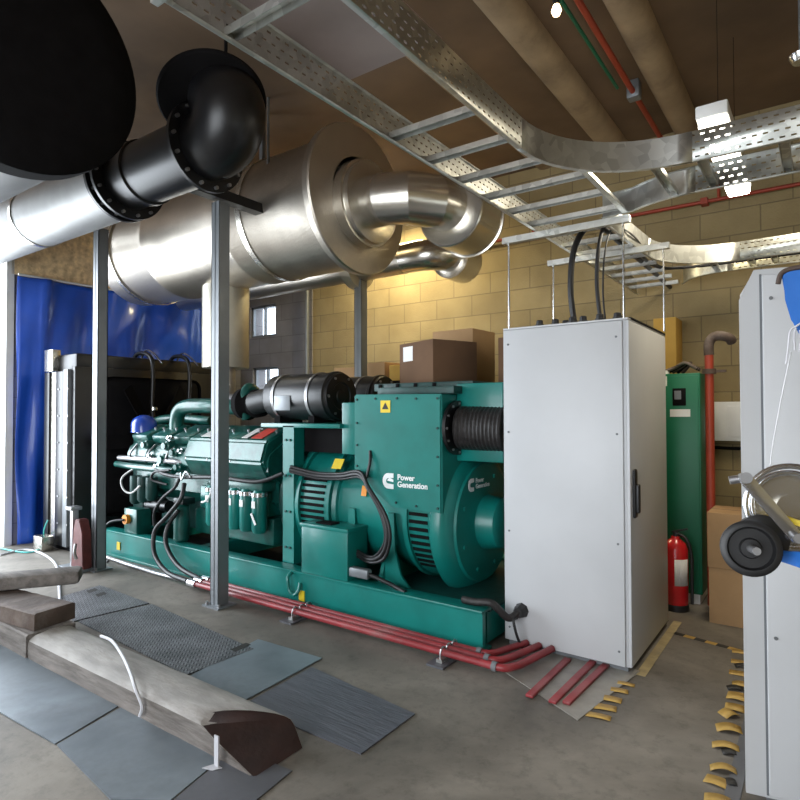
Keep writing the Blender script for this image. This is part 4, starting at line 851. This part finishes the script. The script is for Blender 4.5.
bm = NB(); obox(bm, cp(790, 540, 1.12), (1, .2, 0), (-.2, 1, 0), (0, 0, 1), .045, .003, .022, .001); obj('side_plate', bm, 'clad2', t)
obox_c = cp(793, 557, 1.05); bm = NB(); prism(bm, [cp(776, 551, 1.05), cp(812, 553, 1.0), cp(812, 572, 1.0), cp(776, 560, 1.05)], (0, .006, 0)); obj('webbing_strap', bm, 'bluecl', t, label='blue webbing strap')
bm = NB(); cyl(bm, wc-d*.05, (.09, 1.29, wc.z), .01); obj('bracket', bm, 'clad2', t)
t = thing('cloth_bag', (.05, 1.25, 1.7), 'blue cloth bag with hanging white cords at the upper right edge', 'bag')
yb = 1.2; oc = [(780, 274), (789, 269), (812, 266), (812, 345), (799, 336), (791, 320), (785, 300)]
bm = NB(); prism(bm, [cp(u, v, yb) for u, v in oc], (.02, .05, 0)); bmesh.ops.bevel(bm, geom=bm.edges[:], offset=.004, segments=2, affect='EDGES'); obj('cloth', bm, 'bluecl', t)
bm = NB(); tube(bm, [cp(778, 284, yb), cp(781, 274, yb), cp(790, 269, yb), cp(812, 265, yb)], .004, 8); obj('rim_cord', bm, 'wooddk', t)
for pts_ in (((803, 322), (795, 327), (790, 332), (788, 350), (786, 364)), ((796, 328), (794, 336), (795, 350)), ((800, 330), (801, 340), (799, 352))):
    bm = NB(); tube(bm, [cp(u, v, yb-.01) for u, v in pts_], .0017, 6); obj('cord', bm, 'strap', t)
bm = NB(); tube(bm, [cp(791, 352, 1.2), cp(781, 400, 1.2), cp(772, 450, 1.2), cp(770, 475, 1.2)], .0009, 5); tag(obj('pull_wire', bm, 'bolt'), 'thin wire stretched between blue bag and winch', 'wire')

# ------------------------------------------------------------------ floor items
def plate(pts, z, m, nm, lb, th=.006, cat='plate'):
    bm = NB(); prism(bm, [(p[0], p[1], z) for p in pts], (0, 0, th)); return tag(obj(nm, bm, m, loc=(sum(p[0] for p in pts)/len(pts), sum(p[1] for p in pts)/len(pts), z)), lb, cat)
def fp(u, v): p = at(u, v, Z=0); return (p.x, p.y)
ck = thing('checker_plate', (-4.2, 2.5, 0), 'dark checker steel plate between timber and generator posts, larger one', 'plate')
bm = NB(); prism(bm, [(*fp(78, 622), .001), (*fp(152, 605), .001), (*fp(254, 650), .001), (*fp(186, 676), .001)], (0, 0, .007)); obj('sheet', bm, 'checker', ck)
bm = NB(); prism(bm, [(*fp(230, 651), .0082), (*fp(246, 644), .0082), (*fp(251, 646), .0082), (*fp(235, 653), .0082)], (0, 0, .001)); obj('lifting_slot', bm, 'tapeb', ck)
ck = thing('checker_plate', (-5.0, 2.55, 0), 'dark checker steel plate with two slots, farther one', 'plate')
bm = NB(); prism(bm, [(*fp(52, 600), .001), (*fp(100, 586), .001), (*fp(149, 604), .001), (*fp(74, 622), .001)], (0, 0, .007)); obj('sheet', bm, 'checker', ck)
for a in (0, 9):
    bm = NB(); prism(bm, [(*fp(86+a, 592+a*.42), .0082), (*fp(95+a, 589+a*.42), .0082), (*fp(98+a, 591+a*.42), .0082), (*fp(89+a, 594+a*.42), .0082)], (0, 0, .001)); obj('lifting_slot', bm, 'tapeb', ck)
plate([fp(188, 678), fp(258, 640), fp(322, 659), fp(240, 704)], .001, 'plate', 'steel_plate', 'smooth pale grey plate right of the checker plates')
plate([fp(243, 706), fp(312, 668), fp(415, 715), fp(361, 755)], .001, 'ribbed', 'rubber_mat', 'dark ribbed mat lying farthest right of the floor plates', cat='mat')
plate([fp(-40, 632), fp(46, 632), fp(150, 688), fp(55, 745), fp(-40, 690)], .001, 'plate', 'steel_plate', 'smooth grey plate left of the timber beam')
plate([fp(57, 746), fp(152, 690), fp(235, 748), fp(170, 802), fp(110, 800)], .001, 'plate', 'steel_plate', 'smooth bluish plate at the bottom beside the beam end')
plate([fp(172, 803), fp(236, 749), fp(292, 772), fp(240, 815)], .001, 'plate2', 'steel_plate', 'dark striped plate under the near end of the timber beam')

# timber beam with rounded top
def beam(p0, p1, w_, h_, m, mend, nm, lb, rnd=True, z=0., cut=0., mside=None):
    p0, p1 = V((*p0, z)), V((*p1, z)); d = (p1-p0).normalized(); s = V((-d.y, d.x, 0))
    t = thing(nm, ((p0+p1)/2)[:], lb, 'timber')
    prof = []
    if rnd:
        n = 12
        prof = [(-w_/2, 0), (-w_/2, h_*.58)]+[(-w_/2*math.cos(PI*k/n), h_*.6+h_*.4*math.sin(PI*k/n)**.7) for k in range(1, n)]+[(w_/2, h_*.58), (w_/2, 0)]
    else: prof = [(-w_/2, 0), (-w_/2, h_*.93), (-w_/2+.012, h_), (w_/2-.012, h_), (w_/2, h_*.93), (w_/2, 0)]
    N = 24; bm = NB(); L = (p1-p0).length; rows = []
    for i in range(N+1):
        q = p0; rs = random.Random(i*7); rows.append([bm.verts.new(q+d*((b*cut*(1+.7*a/(w_/2)))*(1-i/N)+L*i/N)+s*(a*(1+.01*rs.uniform(-1, 1)))+V((0, 0, b*(1-(.02*rs.random() if b > .05 else 0))))) for a, b in prof])
    K = len(prof)
    for a, b in zip(rows, rows[1:]):
        for k in range(K): bm.faces.new((a[k], a[(k+1) % K], b[(k+1) % K], b[k]))
    bm.faces.new(rows[0][::-1]); bm.faces.new(rows[-1]); tb = obj('timber', bm, m, t, ang=30)
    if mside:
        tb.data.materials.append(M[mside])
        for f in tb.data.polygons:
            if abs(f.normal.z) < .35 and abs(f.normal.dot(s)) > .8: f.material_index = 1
    if mend:
        bm = NB(); c = [p0-d*.004+d*(b*(cut*(1+.7*a/(w_/2))))+s*a*.97+V((0, 0, .003+b*.965)) for a, b in prof]; prism(bm, c, d*.003); obj('end_face', bm, mend, t, label='dark red-brown cut end')
    return t
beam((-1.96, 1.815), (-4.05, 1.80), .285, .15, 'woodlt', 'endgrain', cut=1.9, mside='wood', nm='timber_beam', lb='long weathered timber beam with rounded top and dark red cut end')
beam((-4.06, 1.80), (-6.2, 1.80), .30, .15, 'wood', None, 'timber_beam', 'second timber length at the far left under the blocks', rnd=False)
beam((-4.10, 1.84), (-5.0, 1.72), .27, .11, 'wooddk', None, 'timber_block', 'dark weathered timber block lying across the beam at the left', rnd=False, z=.152)
bm = NB(); q0, q1 = V((-4.58, 2.24, .313)), V((-5.4, 1.0, .313)); d_ = (q1-q0).normalized(); obox(bm, (q0+q1)/2, d_, V((-d_.y, d_.x, 0)), (0, 0, 1), (q1-q0).length/2, .10, .05, .03)
t_ = tag(obj('timber_pole', bm, 'wood'), 'rounded timber pole on top of the dark block at the left edge', 'timber')
bm = NB(); obox(bm, (-5.35, 1.2, .155), (1, 0, 0), (0, 1, 0), (0, 0, 1), .10, .12, .153)
# straps and cords
bm = NB(); pts_ = [at(101, 636, Z=.165), at(112, 641, Z=.18), at(122, 655, Z=.185), at(130, 672, Z=.18), at(136, 690, Z=.15), at(142, 706, Y=1.645), at(140, 716, Y=1.645)]
tube(bm, pts_, .009, 8); tag(obj('lifting_strap', bm, 'strap'), 'white strap looped over the middle of the timber beam', 'strap')
bm = NB(); prism(bm, [(-2.12, 1.636, 0.008), (-2.14, 1.60, .008), (-2.19, 1.585, .008), (-2.17, 1.636, .008)], (0, 0, .003)); obox(bm, (-2.15, 1.63, .07), (1, 0, 0), (0, 1, 0), (0, 0, 1), .014, .003, .07)
tag(obj('strap_end', bm, 'strap'), 'short white strap hanging at the near end of the timber beam', 'strap')
bm = NB(); tube(bm, [at(0, 555, Z=.01), at(22, 550, Z=.01), at(38, 552, Z=.01), at(52, 560, Z=.012), at(58, 570, Z=.014), at(59, 583, Z=.016), at(60, 602, Z=.016)], .012, 8); tag(obj('white_hose', bm, 'strap'), 'white hose snaking over the floor near the left doorway', 'hose')
bm = NB(); tube(bm, [at(48, 520, Y=3.1), at(44, 530, Y=3.08), at(43, 542, Z=.01), at(35, 551, Z=.01), at(20, 552, Z=.01), at(0, 548, Z=.01)], .008, 8); tag(obj('green_wire', bm, mat('turquoise_wire', (.05, .45, .42), .4)), 'thin turquoise wire dropping from the radiator foot to the floor', 'wire')
bm = NB(); box(bm, -7.22, -7.02, 3.0, 3.13, .0, .16, .005); tag(obj('battery_charger', bm, 'clad2'), 'small metal box at the foot of the radiator', 'box')
# jack
t = thing('toe_jack', (-5.9, 2.85, 0), 'worn dark red mechanical jack with a bright ratchet post by the left steel post', 'jack')
bm = NB(); prism(bm, [(-6.02, 2.84, .03), (-5.78, 2.84, .03), (-5.80, 2.84, .38), (-5.86, 2.84, .50), (-5.94, 2.84, .50), (-5.96, 2.84, .4)], (0, .09, 0)); bmesh.ops.bevel(bm, geom=bm.edges[:], offset=.008, segments=2, affect='EDGES'); obj('body', bm, 'redjack', t)
bm = NB(); box(bm, -6.06, -6.01, 2.85, 2.91, .03, .58, .004); obj('ratchet_post', bm, 'bolt', t)
bm = NB(); box(bm, -6.09, -5.98, 2.82, 2.93, .575, .61, .006); obj('head', bm, 'bolt', t)
bm = NB(); box(bm, -6.16, -5.78, 2.79, 2.97, 0, .03, .006); obj('foot', bm, 'steel', t)
bm = NB(); tube(bm, [(-5.84, 2.80, .28), (-5.82, 2.78, .2), (-5.80, 2.79, .14)], .016, 8); obj('handle_socket', bm, 'bolt', t)

# red conduits along the generator base
for k, (y, r, lb) in enumerate(((3.12, .026, 'front red conduit running on the floor along the generator base'), (3.19, .026, 'middle red conduit running on the floor along the generator base'), (3.255, .024, 'rear red conduit running on the floor along the generator base'))):
    t = thing('red_conduit', (-3.0, y, 0), lb, 'pipe', None)
    xe = -1.50-.085*k; r = r-.004; bm = NB(); tube(bm, [(-4.45, y, .06), (-3.5, y, .06), (xe-.06, y, .06)], r, 14, 0); obj('straight_run', bm, 'redpipe', t)
    bm = NB(); tube(bm, [(xe-.07, y, .06), (xe-.01, y+.015, .06), (xe+.02, y+.07, .058), (xe+.04, y+.16, .052), (xe+.09, 3.593, .045)], r, 14, 5); obj('bend', bm, 'redpipe', t)
    bm = NB(); cyl(bm, (-4.50, y, .06), (-4.40, y, .06), r+.01); obj('end_fitting', bm, 'chrome', t)
    bm = NB(); cyl(bm, (xe-.085, y, .06), (xe-.055, y, .06), r+.006); obj('coupling', bm, 'cabdk', t)
for i, (x, lb) in enumerate(((-3.20, 'pipe clamp on the red conduits near the control box'), (-1.92, 'pipe clamp on the red conduits near the white cabinet'))):
    t = thing('pipe_clamp', (x, 3.19, 0), lb, 'clamp')
    bm = NB(); box(bm, x-.06, x+.06, 3.02, 3.32, 0, .012); obj('foot_plate', bm, 'plate2', t)
    bm = NB(); box(bm, x-.02, x+.02, 3.07, 3.30, .012, .032); obj('strut', bm, 'galv', t)
    for y in (3.12, 3.19, 3.255):
        bm = NB(); P_ = [(x, y-.034, .03), (x, y-.034, .06)]+[(x, y-.034*math.cos(a), .06+.034*math.sin(a)) for a in (PI/4, PI/2, 3*PI/4)]+[(x, y+.034, .06), (x, y+.034, .03)]; tube(bm, P_, .005, 8, 0); obj('u_bolt', bm, 'bolt', t)
bm = NB(); tube(bm, [(-6.3, 3.28, .02), (-5.9, 3.24, .02), (-5.2, 3.2, .022), (-4.5, 3.16, .05)], .018, 10); tag(obj('steel_hose', bm, 'bolt'), 'shiny metal hose on the floor along the left part of the generator base', 'hose')
bm = NB(); tube(bm, [(-5.93, 3.33, .42), (-6.1, 3.26, .38), (-6.2, 3.2, .2), (-6.15, 3.16, .05), (-5.9, 3.15, .03)], .013, 8); tag(obj('heater_cable', bm, 'rubber'), 'black cable hanging from the orange plug down to the floor', 'cable')
# red conduits under the cover sheet in front of the white cabinet
bm = NB(); prism(bm, [(*fp(498, 668), .001), (*fp(560, 640), .001), (*fp(640, 672), .001), (*fp(578, 721), .001)], (0, 0, .005)); tag(obj('cover_sheet', bm, 'plastic'), 'thin grey cover sheet on the floor in front of the white cabinet', 'sheet')
for i, ((u0, v0), (u1, v1), lb) in enumerate((((529, 699), (562, 667), 'leftmost of the three red ducts on the cover sheet'), ((552, 705), (590, 667), 'middle one of the three red ducts on the cover sheet'), ((566, 706), (602, 671), 'rightmost of the three red ducts on the cover sheet'))):
    a, b = V((*fp(u0, v0), .006)), V((*fp(u1, v1), .006)); d_ = (b-a).normalized(); b = b+d_*.1; bm = NB(); obox(bm, (a+b)/2+V((0, 0, .008)), d_, V((-d_.y, d_.x, 0)), (0, 0, 1), (b-a).length/2, .021, .008, .004); tag(obj('red_duct', bm, 'redpipe'), lb, 'duct')
# black conduit from generator to cabinet front
t = thing('black_conduit', (-1.6, 3.45, .3), 'black corrugated conduit entering the lower front of the white cabinet', 'conduit')
bm = NB(); g0 = at(519, 612, Y=3.56); tube(bm, [(-1.95, 3.42, .30), (-1.85, 3.42, .30), (-1.75, 3.44, .305), (g0.x-.05, 3.50, g0.z-.03), g0], .024, 14); obj('hose', bm, 'corr', t)
bm = NB(); lathe(bm, (g0.x, 3.54, g0.z), (0, 1, 0), [(0, .03), (.02, .042), (.045, .042), (.06, .05)], 8); obj('gland', bm, 'rubber', t)
bm = NB(); tube(bm, [(g0.x, 3.53, g0.z-.03), (g0.x-.01, 3.50, .2), (g0.x+.01, 3.51, .1), (g0.x+.03, 3.55, .02)], .009, 8); obj('earth_wire', bm, 'rubber', t)
# hazard tape: pieces curled up along the trench edges
def tape(p, ang, w_, l_, curl, m, lb, grp='loose pieces of yellow hazard tape on the floor', z=.001):
    bm = NB(); n = 6; ca, sa = math.cos(ang), math.sin(ang); rows = []
    for i in range(n+1):
        s_ = i/n*l_; zz = z+curl*math.sin(i/n*PI*.9)*.6+.001
        rows.append([bm.verts.new((p[0]+ca*s_-sa*q, p[1]+sa*s_+ca*q, zz)) for q in (-w_/2, w_/2)])
    for a, b in zip(rows, rows[1:]): bm.faces.new((a[0], b[0], b[1], a[1]))
    o = obj('hazard_tape', bm, m); solid(o, .002); tag(o, lb, 'tape', grp)
rt = random.Random(3)
ORD = ['nearest', 'second nearest', 'third nearest', 'fourth nearest', 'fifth nearest', 'sixth nearest', 'seventh nearest', 'eighth nearest', 'ninth nearest', 'tenth nearest', 'eleventh nearest', 'twelfth nearest']
g1 = 'yellow tape pieces at the right-hand cabinet'
for i, (u, v, l_, w_, an, cu) in enumerate(((704, 798, .10, .05, .1, .02), (705, 778, .09, .05, -.1, .012), (710, 768, .10, .035, .2, .035), (712, 745, .11, .04, .15, .03), (716, 728, .11, .055, .25, .03), (722, 716, .08, .05, .8, .03), (725, 706, .09, .06, .05, .01), (727, 695, .10, .07, .0, .015), (732, 684, .08, .05, .1, .02), (729, 672, .09, .05, .1, .004), (731, 661, .08, .045, .1, .004), (732, 651, .08, .045, .1, .004))):
    tape(fp(u, v), an, w_*1.35, l_, cu, 'tapey', '%s yellow tape piece in the curled row at the right-hand cabinet' % ORD[i], g1)
for i, (u, v, l_) in enumerate(((724, 783, .05), (722, 752, .06), (727, 688, .08), (735, 666, .07))):
    tape(fp(u, v), .3, .05, l_, .02, 'tapeb', '%s black tape patch in the curled row at the right-hand cabinet' % ORD[i], 'black tape pieces at the right-hand cabinet')
g2 = 'yellow tape pieces at the white cabinet corner'
for i, (u, v, w_) in enumerate(((586, 714, .05), (592, 706, .06), (598, 697, .06), (605, 689, .05), (612, 682, .04))):
    tape(fp(u, v), .15+.1*(i % 2), w_, .12, .008, 'tapey', '%s yellow tape piece beside the cover sheet at the white cabinet corner' % ORD[i], g2)
a, b = fp(674, 633), fp(740, 651); L_ = math.dist(a, b); ang = math.atan2(b[1]-a[1], b[0]-a[0])
t = thing('floor_marking', ((a[0]+b[0])/2, (a[1]+b[1])/2, 0), 'black and yellow striped tape line across the aisle floor', 'tape')
for k in range(6):
    p = V((a[0]+(b[0]-a[0])*(k+.5)/6, a[1]+(b[1]-a[1])*(k+.5)/6, .002)); bm = NB(); obox(bm, p, (math.cos(ang), math.sin(ang), 0), (-math.sin(ang), math.cos(ang), 0), (0, 0, 1), L_/12, .022, .001); obj('stripe', bm, 'tapey' if k % 2 else 'tapeb', t)
bm = NB(); prism(bm, [(cx1+.02, 3.62, .001), (cx1+.075, 3.62, .001), (cx1+.075, 4.7, .001), (cx1+.02, 4.7, .001)], (0, 0, .002)); tag(obj('floor_tape', bm, 'dusty'), 'dusty yellowish strip on the floor along the white cabinet side', 'tape')
